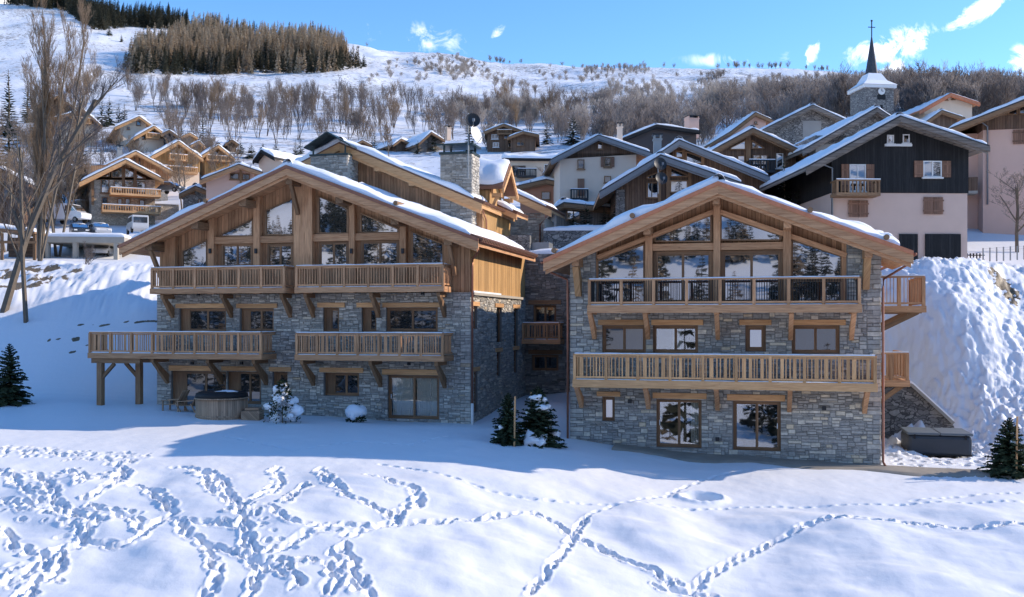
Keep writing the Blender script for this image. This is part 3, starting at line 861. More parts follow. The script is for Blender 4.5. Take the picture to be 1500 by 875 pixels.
def snow_sheet(mb, A, B, C, D, th=.25, nu=18, nv=40, seed=1, nrm=None, back=.09, lo=.35):
    """snow on a roof plane with corners A (ridge, front) B (ridge, rear) C (eave, rear) D (eave, front)"""
    A, B, C, D = map(Vector, (A, B, C, D))
    L1 = (D - A).length; L2 = (B - A).length
    e = [0, .0001, .02 / 1, .09, .22]
    def params(n, L):
        k = [0.0, .0, .03 / L, .10 / L, .24 / L]; m = [i / n for i in range(1, n)]
        return sorted(k + [t for t in m if .3 / L < t < 1 - .3 / L] + [1 - x for x in k])
    us, vs = params(nu, L1), params(nv, L2)
    def prof(t, L):
        x = min(t, 1 - t) * L
        return 0.0 if x <= 0 else min(1.0, .62 + .38 * min(1, x / .22))
    P = []
    for i, u in enumerate(us):
        row = []
        for j, v in enumerate(vs):
            jit = back * (vn(v * L2 * 1.1 + seed, seed * .7 + u * 3) + .5) if u > .5 else 0
            uu = u * (1 - jit / L1 * 4)
            p = (A * (1 - uu) + D * uu) * (1 - v) + (B * (1 - uu) + C * uu) * v
            h = 0.0
            if 1 <= i < len(us) - 1 and 1 <= j < len(vs) - 1:
                qx, qy = u * L1 * .8 + seed * 3.1, v * L2 * .8 + seed; nn = vn(qx, qy) + .5 * vn(qx * 2.1, qy * 2.1) + .25 * vn(qx * 4.3, qy * 4.3)
                h = th * max(prof(u, L1) if not (i == 1 or i == len(us) - 2) else .6, 0) * (prof(v, L2) if not (j == 1 or j == len(vs) - 2) else .6) * max(lo, 1 + .9 * nn)
            row.append(p + Vector((0, 0, h + .006)))
        P.append(row)
    mb.grid(P)


def gable_roof(parent, rs, rz, ls, lz, es, ez, d0, d1, th=.3, tile='tile_brown', soffit='wood', snow=.22, seed=1, rib=0, verge='wood', vh=.34, names=('roof', 'roof_snow'), gap=.04, stop=.0, edge=None):
    """gable roof with its ridge along d; (s, z) of the ridge and of both eave tips; returns functions for the underside"""
    b = MB()
    t1 = .09
    for (s, z) in ((ls, lz), (es, ez)):
        b.prism([(rs, rz), (s, z), (s, z - t1), (rs, rz - t1)], d0, d1, False)
    sl = MB(); sg = 1
    if rib:
        for (s, z) in ((ls, lz), (es, ez)):
            n = int((d1 - d0) / rib); L = math.hypot(s - rs, z - rz); k = .55 / L
            for i in range(n):
                d = d0 + (i + .5) * rib
                b.tube([(s + (rs - s) * k, d, z + (rz - z) * k + .03), (s - (rs - s) * .02, d, z - (rz - z) * .02 + .03)], .085, 8, rnd.random())
    ro = b.build(names[0], tile, parent)
    for k, (s, z) in enumerate(((ls, lz), (es, ez))):
        m = MB(); e = .004
        m.prism([(rs, rz - t1 - e), (s, z - t1 - e), (s, z - th), (rs, rz - th)], d0 + .07, d1 - .07, False); m.build('soffit', soffit, parent)
        # barge board in front, with a thin tile edge above it
        m = MB()
        m.prism([(rs, rz - .1), (s, z - .1), (s, z - .1 - vh), (rs, rz - .1 - vh)], d0 - .045, d0 + .065, False)
        m.prism([(rs, rz - .2 - vh * .55), (s + (rs - s) * .01, z - .2 - vh * .55), (s + (rs - s) * .01, z - .1 - vh * 1.35), (rs, rz - .1 - vh * 1.35)], d0 + .07, d0 + .15, False)
        m.build('bargeboard', verge, parent)
        if edge: m = MB(); m.prism([(rs, rz + .035), (s, z + .035), (s, z - .135), (rs, rz - .135)], d0 - .09, d0 - .005, False); m.build('roof_edge', edge, parent)
        if snow:
            m = MB(); q = .05
            A = (rs, d0 + gap, rz); D = (s + (rs - s) * stop, d0 + gap, z + (rz - z) * stop)
            snow_sheet(m, A, (rs, d1 - gap, rz), (D[0], d1 - gap, D[2]), D, snow, 16, max(6, int((d1 - d0) / .35)), seed + k)
            m.build(names[1], 'snow', parent, True)
    if snow:
        m = MB(); P = []
        for i in range(9):
            a = math.pi * i / 8
            P.append([(rs + .3 * math.cos(a), d0 + gap + (d1 - d0 - 2 * gap) * j / 30, rz - .05 + (snow * 1.15 + .05 * math.sin(j * 1.3)) * math.sin(a)) for j in range(31)])
        m.grid(P); m.build(names[1], 'snow', parent, True)
    def under(x):
        s, z = (ls, lz) if (x < rs) == (ls < rs) else (es, ez)
        return rz + (z - rz) * (x - rs) / (s - rs) - th
    return under


def downpipe(parent, pts, r=.05, m='copper'):
    b = MB(); b.tube(pts, r, 8); return b.build('downpipe', m, parent, True)


def poly_pane(parent, pts, d, fw=.06, glass='glass', wood='wood'):
    """a fixed pane with a slim frame, outline in (s, z)"""
    f = MB(); k = len(pts)
    cx, cz = sum(p[0] for p in pts) / k, sum(p[1] for p in pts) / k
    for i in range(k):
        p, q = pts[i], pts[(i + 1) % k]
        f.beam((p[0], d - .03, p[1]), (q[0], d - .03, q[1]), .1, fw)
    o = f.build('window', wood, parent)
    g = MB(); g.prism([(cx + (p[0] - cx) * .985, cz + (p[1] - cz) * .985) for p in pts], d - .012, d + .006); g.build('pane', glass, o)
    return o


def tone_a(q, w, h):
    r = q.random()
    if h >= 2 and r < .3: return q.uniform(.7, .95)
    return min(.97, max(0, q.gauss(.45, .14))) if r < .985 else .99


def tone_b(q, w, h):
    r = q.random()
    if h >= 2 and w >= 3 and r < .3: return q.uniform(.78, .97)
    return min(.9, max(0, q.gauss(.45, .13)))


# ------------------------------------------------------------ the chalet with the wide glazed gable (further one)
FA = Frame(230, 51.1, 14)
ZA = -4.75
CA_ = thing('stone_chalet', 'larger stone and timber chalet with a wide glazed gable and four separate balconies', 'chalet', (*FA.O, ZA), -FA.r)
SW = FA.loc(690, 500)[0]                         # width of the front
_, zst = FA.loc(600, 429)                        # top of the stonework
DA = 11.2
# openings of the front: pixel rectangles
mid = [(263, 452, 331, 486), (352, 452, 401, 486), (473, 451, 496.6, 486), (530, 451, 552, 486), (565.5, 451, 641, 486)]
gnd = [(251, 544, 331, 600), (333, 544, 382, 592), (399.6, 545, 422, 578), (475, 546, 526, 580), (567.6, 550, 643, 614)]
HM = [FA.rect(*r) for r in mid]; HG = [FA.rect(*r) for r in gnd]
ms = stone_face(0, SW, ZA - .1, zst, HM + HG, None, FRONT, tone_a, seed=3)
sd = [(.35, 1.05, 448, 483), (4.6, 5.75, 448, 505), (8.4, 9.4, 448, 520), (.4, 1.1, 545, 606), (4.7, 5.5, 520, 560), (8.4, 9.3, 520, 560)]


def side_z(py): return FA.loc(690, py)[1]


HS = [(a, b, side_z(y1), side_z(y0)) for a, b, y0, y1 in sd]
SIDE = lambda a, z, o: (SW + o, a, z)
m2 = stone_face(0.06, DA, ZA - .1, side_z(430), HS, None, SIDE, tone_a, seed=5)
n = len(ms.v); ms.v += m2.v; ms.f += [[i + n for i in f] for f in m2.f]; ms.t += m2.t; ms.uv += m2.uv
ms.build('stone_wall', 'stone_grey', CA_)
bk = MB(); wall_back(bk, 0, SW, ZA - .6, zst, HM + HG, FRONT); wall_back(bk, 0, DA, ZA - .6, side_z(430), HS, SIDE)
bk.box(0, .01, .02, DA, ZA - .6, zst)
bk.build('wall_core', 'mortar', CA_)
for i, (a, b, z0, z1) in enumerate(HS):
    m = MB(); m.box(SW - .22, SW - .16, a, b, z0, z1); w_ = m.build('window', 'glass_dark', CA_)
    f = MB(); f.box(SW - .2, SW - .1, a + .0, a + .08, z0, z1); f.box(SW - .2, SW - .1, b - .08, b, z0, z1); f.box(SW - .2, SW - .101, a + .08, b - .08, z1 - .08, z1); f.build('frame', 'window_wood', w_)
    m = MB(); m.box(SW - .1, SW + .06, a - .3, b + .3, z1, z1 + .2); m.build('lintel', 'wood_gold', CA_)
# windows: middle storey, then ground storey
window(CA_, *HM[0], leaves=2, panel=.16, glass='glass_dark'); window(CA_, *HM[1], leaves=2, panel=.2, glass='glass_dark')
window(CA_, *HM[2], leaves=1, panel=.42, glass='glass_dark'); window(CA_, *HM[3], leaves=1, panel=.45, glass='glass_dark')
wl = window(CA_, *HM[4], leaves=2, glass='glass_dark')
window(CA_, *HG[0], leaves=2, panel=.22, glass='glass_dark'); window(CA_, *HG[1], leaves=2, panel=.3, glass='glass_dark')
window(CA_, *HG[2], leaves=1, panel=.3, glass='glass_dark'); window(CA_, *HG[3], leaves=2, panel=.22, glass='glass_dark')
window(CA_, *HG[4], leaves=2, glass='glass_curtain', room=True, curtain=[(.02, .48), (.53, .98)], handle=.02)
for (x0, y0, x1, y1) in ((257, 445, 330, 451.5), (346, 445, 405.5, 451.5), (464.5, 443.5, 504.6, 450.5), (522, 443.5, 556, 450.5), (560, 443.5, 645, 450.5),
                         (247, 536, 309, 543.5), (324, 537, 376, 543.5), (393.6, 538, 426, 544.5), (467.5, 539, 532, 546), (559.6, 541.5, 648, 549.5)):
    lintel(CA_, *FA.rect(x0, y0, x1, y1, -.07))
# roof of the front wing
OV = 1.4
rs, rz = FA.loc(420, 243, -OV); ls, lz = FA.loc(175, 360, -OV); es, ez = FA.loc(701, 350, -OV)
und = gable_roof(CA_, rs, rz, ls, lz, es, ez, -OV, DA - .6, th=.36, tile='tile_brown', edge='copper', snow=.36, seed=2, rib=.28, vh=.36, stop=.035)
# gable wall of boards, with posts, rails and glass
gw_ = MB()
pts = [(0, zst), (SW, zst), (SW, und(SW) - .01), (rs, und(rs) - .01), (0, und(0) - .01)]
gw_.prism(pts, .24, .36)
gw_.build('gable_wall', 'boards', CA_)
sw_ = MB(); sw_.sprism([(0.24, zst), (DA, side_z(430)), (DA, und(SW) - .01), (.24, und(SW) - .01)], SW - .12, SW + .005); sw_.build('side_wall', 'boards_gold', CA_)
sc = MB(); sc.box(SW + .006, SW + .16, .02, DA * .93, zst - .13, zst); sc.build('ledge', 'concrete', CA_)
sc = MB(); sc.box(SW + .02, SW + .13, .1, 5.2, zst + .003, zst + .08); sc.build('snow', 'snow', CA_)
lf = MB(); lf.box(.0, .12, .3, DA, zst, und(0) - .02); lf.build('side_wall', 'boards', CA_)


def fa_poly(pp, d=.15): return [FA.loc(x, y, d) for x, y in pp]


for pp in ([(268, 392), (268, 368), (304, 352), (304, 392)], [(325, 346), (325, 344), (371, 321.5), (371, 346)], [(390, 344.5), (390, 309), (430, 291), (430, 344.5)],
           [(467, 342), (467, 288), (510, 306), (510, 342)], [(529, 341), (529, 313), (584, 336), (584, 341)], [(604, 388), (604, 340), (650, 358), (650, 388)]):
    poly_pane(CA_, fa_poly(pp), .13, wood='wood_brown')
for r in ((325, 357, 371, 392), (392, 357, 430, 392), (467, 354, 511, 392), (529, 352.5, 585, 392)):
    window(CA_, *FA.rect(*r, .12), d=.14, leaves=2, glass='glass')
po = MB()
for x0, x1, dd in ((241, 256, -.06), (304, 313, -.1), (371, 380, -.1), (430, 457, -.16), (511, 519, -.1), (585, 594, -.1), (650, 660, -.06)):
    a, b = FA.loc(x0, 400, dd)[0], FA.loc(x1, 400, dd)[0]
    po = MB(); zt = min(und(a), und(b)) - .012; po.prism([(a, zst), (b, zst), (b, und(b) - .012), (a, und(a) - .012)], dd, .235); po.build('post', 'wood', CA_)
for x0, x1, y0, y1 in ((313, 371, 347, 357), (380, 430, 346, 356), (457, 511, 343, 353.5), (519, 585, 341.5, 352)):
    a, b, z0, z1 = FA.rect(x0, y0, x1, y1, 0); m = MB(); m.box(a + .002, b - .002, -.03, .2, z0, z1); m.build('beam', 'wood', CA_)
for x, y, hh in ((228, 372, .46), (295, 329, .46), (364, 305, .46), (505, 305, .46), (585, 337, .46), (662, 369, .46)):
    s, z = FA.loc(x, y, -.5); zt = und(s) - .02
    m = MB(); m.box(s - .2, s + .2, -OV + .25, .05, zt - hh, zt - .09); m.build('purlin', 'wood_brown', CA_, bevel=.03)
m = MB(); m.box(rs - .17, rs + .17, -OV + .2, .05, und(rs) - .5, und(rs) - .08); m.build('purlin', 'wood_brown', CA_, bevel=.03)
for x, top in ((rs, und(rs) - .5), (FA.loc(228, 372, -.5)[0], und(FA.loc(228, 372, -.5)[0]) - .48), (FA.loc(662, 369, -.5)[0], und(FA.loc(662, 369, -.5)[0]) - .48)):
    m = MB(); m.beam((x, -OV + .45, top + .05), (x, -.16 if x == rs else .0, top - 1.35), .17, .2); m.build('brace', 'wood_brown', CA_)
for x in (308, 375, 515, 590):
    s, z = FA.loc(x, 368, -.12); m = MB(); m.box(s - .06, s + .06, -.2, -.1, z - .12, z + .12); m.build('wall_lamp', 'metal_dark', CA_)
# balconies
def bal(F, P, x0, x1, yr, yf, dep, npost, style, wood='wood', x2=None, **k):
    xm = (x0 + x1) / 2
    s0, s1 = F.loc(x0, yr, -dep)[0], F.loc(x1, yr, -dep)[0]
    return balcony(P, s0, s1, F.loc(xm, yf, -dep)[1], F.loc(xm, yr, -dep)[1], dep, npost, style, wood, **k)
bal(FA, CA_, 221, 417, 391, 423, 1.15, 6, 'slim', seed=1, bars=7); bal(FA, CA_, 433, 650, 388, 421, 1.15, 6, 'slim', seed=2, bars=8)
bb = bal(FA, CA_, 130, 383, 486.5, 519, 1.5, 8, 'cut', seed=3); bal(FA, CA_, 433, 649.5, 488, 521.5, 1.5, 7, 'cut', seed=4)
for x in (254, 340, 426, 460, 555, 652): bracket(CA_, FA.loc(x, 460)[0], FA.loc(435, 430, -1.15)[1], 1.15)
for x in (246, 325, 391, 460, 558, 652): bracket(CA_, FA.loc(x, 560)[0], FA.loc(435, 528, -1.5)[1], 1.5, drop=1.3)
for x, d in ((147.5, -1.35), (204, -.2)):
    s = FA.loc(x, 560, d)[0]; zt = FA.loc(250, 524, -1.5)[1] - .05; zb = ZA - .4
    m = MB(); m.box(s - .14, s + .14, d - .14, d + .14, zb, zt - .25); m.build('support_post', 'wood_brown', CA_)
    m = MB(); sg = 1 if d < -1 else -1
    m.beam((s, d, zt - 1.1), (s + sg * .8, d, zt - .3), .15, .16); m.build('brace', 'wood_brown', CA_)
s_ = FA.loc(130, 520, -1.5)[0]; m = MB(); m.box(s_ + .1, -.02, -1.44, -1.2, FA.loc(250, 524, -1.5)[1] - .32, FA.loc(250, 524, -1.5)[1] - .06); m.box(s_ + .1, -.02, -.3, -.06, FA.loc(250, 524, -1.5)[1] - .32, FA.loc(250, 524, -1.5)[1] - .06); m.build('deck_beam', 'wood_brown', CA_)
downpipe(CA_, [(es - .1, -OV + .3, ez - .42), (es - .12, -OV + .35, ez - .55), (SW + .12, -.12, ez - .85), (SW + .1, -.12, ez - 1.2), (SW + .1, -.12, ZA + .9)])
m = MB(); m.tube([(SW + .1, -.12, ZA - .3), (SW + .1, -.12, ZA + .9)], .07, 10); m.build('drain_sleeve', 'white_paint', CA_, True)
m = MB(); m.tube([(es + .06, -OV + .1, ez - .12), (es + .06, DA - 1, ez - .12)], .075, 8); m.build('gutter', 'copper', CA_, True)
for x, y in ((292, 431), (620, 430), (283, 532), (355, 532), (600, 533)):
    s, z = FA.loc(x, y, 0); m = MB(); m.box(s - .07, s + .07, -.16, -.05, z - .07, z + .07); m.build('wall_lamp', 'metal_dark', CA_)

# rear block: a higher gable behind, its chimneys, dormer and side roofs
D2 = 9.4
r2s, r2z = FA.loc(497, 208, D2 - 1); l2s = r2s - 8; e2s, e2z = FA.loc(706, 296, D2 - 1); l2z = r2z - 8 * (r2z - e2z) / (e2s - r2s)
und2 = gable_roof(CA_, r2s, r2z, l2s, l2z, e2s, e2z, D2 - 1, D2 + 7.0, th=.36, tile='tile_brown', soffit='wood_gold', verge='wood_gold', snow=.32, seed=7, rib=.28, vh=.42, stop=.05)
W2 = FA.loc(714, 340, D2 + .3)[0] - .2
m = MB(); m.prism([(l2s + 1, zst), (W2, zst), (W2, und2(W2) - .01), (r2s, und2(r2s) - .01), (l2s + 1, und2(l2s + 1) - .01)], D2, D2 + .2); m.build('gable_wall', 'boards', CA_)
m = MB(); m.sprism([(D2 + .2, zst), (D2 + 6.5, zst), (D2 + 6.5, und2(W2) - .01), (D2 + .2, und2(W2) - .01)], W2 - .2, W2 + .003); m.build('side_wall', 'boards_gold', CA_)
for x in (610, 560): s = FA.loc(x, 280, D2)[0]; m = MB(); m.box(s - .16, s + .16, D2 - .9, D2, und2(s) - .42, und2(s) - .1); m.build('purlin', 'wood_gold', CA_)


def chimney(F, par, x0, x1, yt, yb, d, dep, hood, seed, stone='stone_grey'):
    a, b, z0, z1 = F.rect(x0, yt, x1, yb, d)
    P1 = lambda s, z, o: (s, d - o, z); P2 = lambda q, z, o: (b + o, d + q, z)
    mm = stone_face(a, b, z0, z1, [], None, P1, lambda q, w, h: max(0, q.gauss(.22, .15)), seed=seed); k = stone_face(0, dep, z0, z1, [], None, P2, lambda q, w, h: q.uniform(.5, .9), seed=seed + 1)  # painted shade: front stones toned darker than the sunward flank
    n = len(mm.v); mm.v += k.v; mm.f += [[i + n for i in f] for f in k.f]; mm.t += k.t; mm.uv += k.uv
    mm.box(a, b - .001, d + .001, d + dep, z0, z1 - .001, .3)
    o = mm.build('chimney', stone, par)
    h = MB(); c = (a + b) / 2; hw = (b - a) / 2
    if hood == 'gable':
        h.box(a - .05, b + .05, d - .08, d + dep + .08, z1, z1 + .1)
        for q in (a + .1, b - .2):
            for r in (d + .02, d + dep - .1): h.box(q, q + .08, r, r + .08, z1 + .1, z1 + .55)
        z = z1 + .5
        h.prism([(a - .3, z), (c, z + .85), (b + .3, z), (b + .3, z - .07), (c, z + .77), (a - .3, z - .07)], d - .3, d + dep + .3)
    else:
        h.box(a - .06, b + .06, d - .06, d + dep + .06, z1, z1 + .14)
        for q in (a + .15, b - .25):
            for r in (d + .05, d + dep - .15): h.box(q, q + .1, r, r + .1, z1 + .14, z1 + .5)
        h.box(a - .2, b + .1, d - .15, d + dep + .15, z1 + .5, z1 + .6)
    h.build('chimney_cap', 'metal_green', o)
    return a, b, z1


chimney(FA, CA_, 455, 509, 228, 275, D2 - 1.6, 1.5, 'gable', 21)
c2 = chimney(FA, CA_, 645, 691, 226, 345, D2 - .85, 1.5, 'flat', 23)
# dormer with its small gable turned to the sun, and the lower roofs beyond it
dx, dz = FA.loc(735, 236, D2 + 2.2)
m = MB()
dl = dx - 3.2
for sgn in (-1, 1):
    m.sprism([(D2 + 3.2, dz), (D2 + 3.2 + sgn * 1.75, dz - 1.55), (D2 + 3.2 + sgn * 1.75, dz - 1.75), (D2 + 3.2, dz - .2)], dl, dx + .25, vert=False)
dr = m.build('dormer_roof', 'tile_brown', CA_)
m = MB()
for sgn in (-1, 1):
    m.sprism([(D2 + 3.2, dz - .18), (D2 + 3.2 + sgn * 1.8, dz - 1.76), (D2 + 3.2 + sgn * 1.8, dz - 2.0), (D2 + 3.2, dz - .5)], dx + .252, dx + .35, vert=False)
    m.sprism([(D2 + 3.2, dz - .6), (D2 + 3.2 + sgn * 1.3, dz - 1.75), (D2 + 3.2 + sgn * 1.3, dz - 1.95), (D2 + 3.2, dz - .85)], dx - .6, dx - .45, vert=False)
m.box(dx - .5, dx + .1, D2 + 1.75, D2 + 1.95, dz - 2.2, dz - 1.95); m.box(dx - .5, dx + .1, D2 + 4.45, D2 + 4.65, dz - 2.2, dz - 1.95)
for q in (D2 + 1.75, D2 + 4.45): m.beam((dx - .1, q + .1, dz - 1.95), (dx - .55, q + .1, dz - 3.0), .16, .18)
m.build('bargeboard', 'wood_gold', CA_)
m = MB(); m.sprism([(D2 + 1.8, dz - 4.2), (D2 + 4.6, dz - 4.2), (D2 + 4.6, dz - 1.75), (D2 + 3.2, dz - .5), (D2 + 1.8, dz - 1.75)], dl + .5, dx - .65); m.build('dormer_wall', 'boards_gold', CA_)
m = MB()
for sgn in (-1, 1): snow_sheet(m, (dl, D2 + 3.2, dz), (dx + .2, D2 + 3.2, dz), (dx + .2, D2 + 3.2 + sgn * 1.7, dz - 1.5), (dl, D2 + 3.2 + sgn * 1.7, dz - 1.5), .42, 8, 12, 31 + sgn)
m.build('roof_snow', 'snow', CA_, True)
# low roof at the foot of the dormer, then the far wing's roof; both slope down towards the lane


def lean_roof(F, P, x0, y0, x1, y1, d, dep, th=.34, snow=.25, seed=1, wall=None, wall_x=None, verge='wood_gold'):
    a, za = F.loc(x0, y0, d); b, zb = F.loc(x1, y1, d)
    m = MB(); m.prism([(a, za), (b, zb), (b, zb - .09), (a, za - .09)], d, d + dep, False)
    for i in range(int(dep / .28)):
        q = d + (i + .5) * .28; k = .5 / (b - a)
        m.tube([(b - (b - a) * k, q, zb - (zb - za) * k + .03), (b + .05, q, zb + .02)], .085, 8, rnd.random())
    m.build('roof', 'tile_brown', P)
    m = MB(); m.prism([(a, za - .1), (b, zb - .1), (b, zb - .1 - th), (a, za - .1 - th)], d - .05, d + .06, False); m.prism([(a, za - .094), (b, zb - .094), (b, zb - .22), (a, za - .22)], d + .06, d + dep - .05, False); m.build('bargeboard', verge, P)
    m = MB(); snow_sheet(m, (a, d + .04, za), (a, d + dep - .04, za), (b + (a - b) * .06, d + dep - .04, zb + (za - zb) * .06), (b + (a - b) * .06, d + .04, zb + (za - zb) * .06), snow, 14, 12, seed); m.build('roof_snow', 'snow', P, True)
    return a, za, b, zb


lean_roof(FA, CA_, 712, 292, 757, 312, D2 + 3.6, 3.0, seed=41)
a3, za3, b3, zb3 = lean_roof(FA, CA_, 742, 276, 808, 306, D2 + 7.5, 4.5, seed=43, th=.45)
s0, s1, z0, z1 = FA.rect(764, 316, 800, 372, D2 + 9)
mm = stone_face(a3 - 1, s1, zst - 2, zb3 - .1, [], lambda s: za3 + (zb3 - za3) * (s - a3) / (b3 - a3) - .4, lambda s, z, o: (s, D2 + 8.6 - o, z), tone_a, seed=61)
mm.box(a3 - 1, s1, D2 + 8.62, D2 + 11.5, zst - 2, zb3 - .45, .75)
mm.build('stone_wall', 'stone_grey', CA_)
m = MB(); m.box(s1 + .01, s1 + .05, D2 + 9.6, D2 + 10.4, zb3 - 3.2, zb3 - 1.8); m.build('door', 'window_wood', CA_)
downpipe(CA_, [(b3 - .2, D2 + 7.7, zb3 - .3), (s1 - .3, D2 + 8.5, zb3 - .9), (s1 - .3, D2 + 8.5, zb3 - 3)])
downpipe(CA_, [(e2s - .1, D2 - .6, e2z - .3), (W2 + .1, D2 + .4, e2z - .9), (W2 + .1, D2 + .4, e2z - 3)])
# dark link between the two chalets, with its own little balcony
DL = DA + .3
lk = thing('link_building', 'dark stone link between the two chalets with one small timber balcony', 'building', (*FA.world(SW, DL), ZA), -FA.r)


class Sub:                                       # the same facade frame, with its origin moved to another point of the plan
    def __init__(s, F, a, d): s.F, s.a, s.d = F, a, d
    def loc(s, px, py, d=0):
        q, z = s.F.loc(px, py, d + s.d); return q - s.a, z
    def rect(s, x0, y0, x1, y1, d=0):
        q = s.F.rect(x0, y0, x1, y1, d + s.d); return q[0] - s.a, q[1] - s.a, q[2], q[3]


FL = Sub(FA, SW, DL)
l0, l1, lz0, lz1 = FL.rect(768, 372, 850, 600)
HL = [FL.rect(781, 447, 815, 474), FL.rect(779, 520, 818, 543)]
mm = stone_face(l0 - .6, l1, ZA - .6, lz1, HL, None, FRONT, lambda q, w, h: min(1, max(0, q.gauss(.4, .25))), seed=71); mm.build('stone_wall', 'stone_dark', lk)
bk = MB(); wall_back(bk, l0 - .6, l1, ZA - .6, lz1, HL, FRONT); bk.box(l0 - .6, l1, .5, 6, ZA, lz1); bk.build('wall_core', 'mortar', lk)
window(lk, *HL[0], leaves=2, glass='glass_dark'); window(lk, *HL[1], leaves=2, glass='glass_dark', curtain=None)
bal(FL, lk, 765, 820, 473, 498, 1.2, 3, 'cut', 'wood', seed=9)
lintel(lk, *FL.rect(774, 440, 822, 446, -.05), m='wood_brown'); lintel(lk, *FL.rect(774, 513, 824, 519, -.05), m='wood_brown')
m = MB(); a_, b_, q0, q1 = FL.rect(776, 356, 806, 371, 1.0); m.box(a_, b_, .6, 1.8, lz1, q1); m.build('flue_box', 'metal_grey', lk)
a_, b_, q0, q1 = FL.rect(742, 345, 776, 372, .2); m = MB(); m.box(a_, b_, .2, .6, lz1 - .2, q1); m.build('parapet', 'rubble', lk)
m = MB(); snow_sheet(m, (l0 - .5, .05, lz1), (l0 - .5, 5.5, lz1), (l1, 5.5, lz1), (l1, .05, lz1), .25, 8, 10, 3); m.build('roof_snow', 'snow', lk, True)

# ------------------------------------------------------------ the nearer chalet with two full-width balconies
FB = Frame(835, 43.2, 14)
ZB = -5.75
CB = thing('stone_chalet', 'nearer stone and timber chalet with two full width balconies and dark metal bars', 'chalet', (*FB.O, ZB), -FB.r)
SB = FB.loc(1290, 520)[0]; DB = 15.0
OB = 1.35
brs, brz = FB.loc(1052, 267, -OB); bls, blz = FB.loc(796, 381, -OB); bes, bez = FB.loc(1338, 369, -OB)
undb = gable_roof(CB, brs, brz, bls, blz, bes, bez, -OB, 5.0, th=.38, tile='tile_red', edge='tile_red', snow=.36, seed=12, vh=.38, stop=.03, gap=.07)
undb2 = gable_roof(CB, brs, brz + .12, bls + .6, blz + .42, bes - .4, bez + .3, 5.02, DB + .8, th=.38, tile='tile_red', snow=.34, seed=15, vh=.3, names=('roof', 'roof_snow'), gap=.1)
bmid = [(882, 477, 946, 517), (956, 477, 1023, 517), (1092, 477, 1122, 515), (1160, 477, 1230, 518)]
bgnd = [(882, 581.5, 901, 617), (961, 585, 1028, 656), (1074, 588, 1144, 661)]
BM = [FB.rect(*r) for r in bmid]; BG = [FB.rect(*r) for r in bgnd]
_, zbs = FB.loc(1060, 452)
_, zg0 = FB.loc(1060, 408)
gl0, gl1 = FB.loc(873, 400)[0], FB.loc(1240, 400)[0]
hole = (gl0, gl1, zbs, 20)
mm = stone_face(0, SB, ZB - .2, 3.2, BM + BG + [hole], lambda s: undb(s) - .02, FRONT, tone_b, seed=81, gh=.066)
s2 = stone_face(.05, DB, ZB - .2, undb(SB) - .05, [], None, lambda a, z, o: (SB + o, a, z), tone_b, seed=83)
n = len(mm.v); mm.v += s2.v; mm.f += [[i + n for i in f] for f in s2.f]; mm.t += s2.t; mm.uv += s2.uv
mm.build('stone_wall', 'stone_blue', CB)
bk = MB(); wall_back(bk, 0, SB, ZB - .6, zbs, BM + BG, FRONT)
bk.prism([(0, zbs), (gl0, zbs), (gl0, undb(gl0) - .02), (0, undb(0) - .02)], .001, .4); bk.prism([(gl1, zbs), (SB, zbs), (SB, undb(SB) - .02), (gl1, undb(gl1) - .02)], .001, .4)
bk.box(SB - .3, SB, .41, DB, ZB - .6, undb(SB) - .05); bk.box(0, .3, .41, DB, ZB - .6, undb(0) - .05)
bk.box(.31, SB - .31, DB - .3, DB, ZB - .6, undb(0)); bk.build('wall_core', 'mortar', CB)
m = MB(); m.prism([(gl0, zbs), (gl1, zbs), (gl1, undb(gl1) - .01), (brs, undb(brs) - .01), (gl0, undb(gl0) - .01)], .3, .42); m.build('gable_wall', 'boards', CB)
window(CB, *BM[0], leaves=2, glass='glass_dark'); window(CB, *BM[1], leaves=2, glass='glass_clear', room=True, curtain=[(.42, .62)])
window(CB, *BM[2], leaves=1, glass='glass', fw=.13); window(CB, *BM[3], leaves=2, glass='glass_dark')
window(CB, *BG[0], leaves=1, glass='glass'); window(CB, *BG[1], leaves=2, glass='glass_clear', room=True, curtain=[(.78, .97)], handle=.03); window(CB, *BG[2], leaves=2, glass='glass_clear', room=True, handle=.97)
for r in ((876, 468.5, 944, 476.5), (954, 468.5, 1030, 476.5), (1083, 468.5, 1130, 476.5), (1161, 468.5, 1239, 476.5), (874, 574, 908.5, 581), (956, 576, 1035, 584.5), (1065, 578.5, 1150, 587.5)):
    lintel(CB, *FB.rect(*r, -.07))
for pp in ([(875, 409), (875, 383), (944, 358), (944, 409)], [(959, 354), (959, 347), (1042, 315.5), (1042, 354)], [(1055.5, 352), (1055.5, 315.5), (1143, 345), (1143, 352)], [(1160, 409), (1160, 352), (1233, 376), (1233, 409)]):
    poly_pane(CB, [FB.loc(x, y, .12) for x, y in pp], .12, wood='wood_brown')
for r in ((957, 368, 1044.5, 446), (1055.5, 367, 1147, 446)): window(CB, *FB.rect(*r, .1), d=.12, leaves=2, fw=.14)
for pp in ([(875, 446), (875, 412), (944, 412), (944, 446)], [(1160, 446), (1160, 412), (1233, 412), (1233, 446)]): poly_pane(CB, [FB.loc(x, y, .12) for x, y in pp], .12, wood='wood_brown')
for x0, x1, dd in ((945, 955.5, -.1), (1045, 1055, -.14), (1147, 1159, -.1), (1233, 1240, .05), (870, 875, .05)):
    a, b = FB.loc(x0, 400, dd)[0], FB.loc(x1, 400, dd)[0]; m = MB(); m.prism([(a, zbs), (b, zbs), (b, undb(b) - .015), (a, undb(a) - .015)], dd, .295); m.build('post', 'wood', CB)
for x0, x1, y0, y1 in ((955.5, 1045, 357, 367), (1055, 1147, 355.5, 366)):
    a, b, z0, z1 = FB.rect(x0, y0, x1, y1, 0); m = MB(); m.box(a + .002, b - .002, -.05, .25, z0, z1); m.build('beam', 'wood', CB)
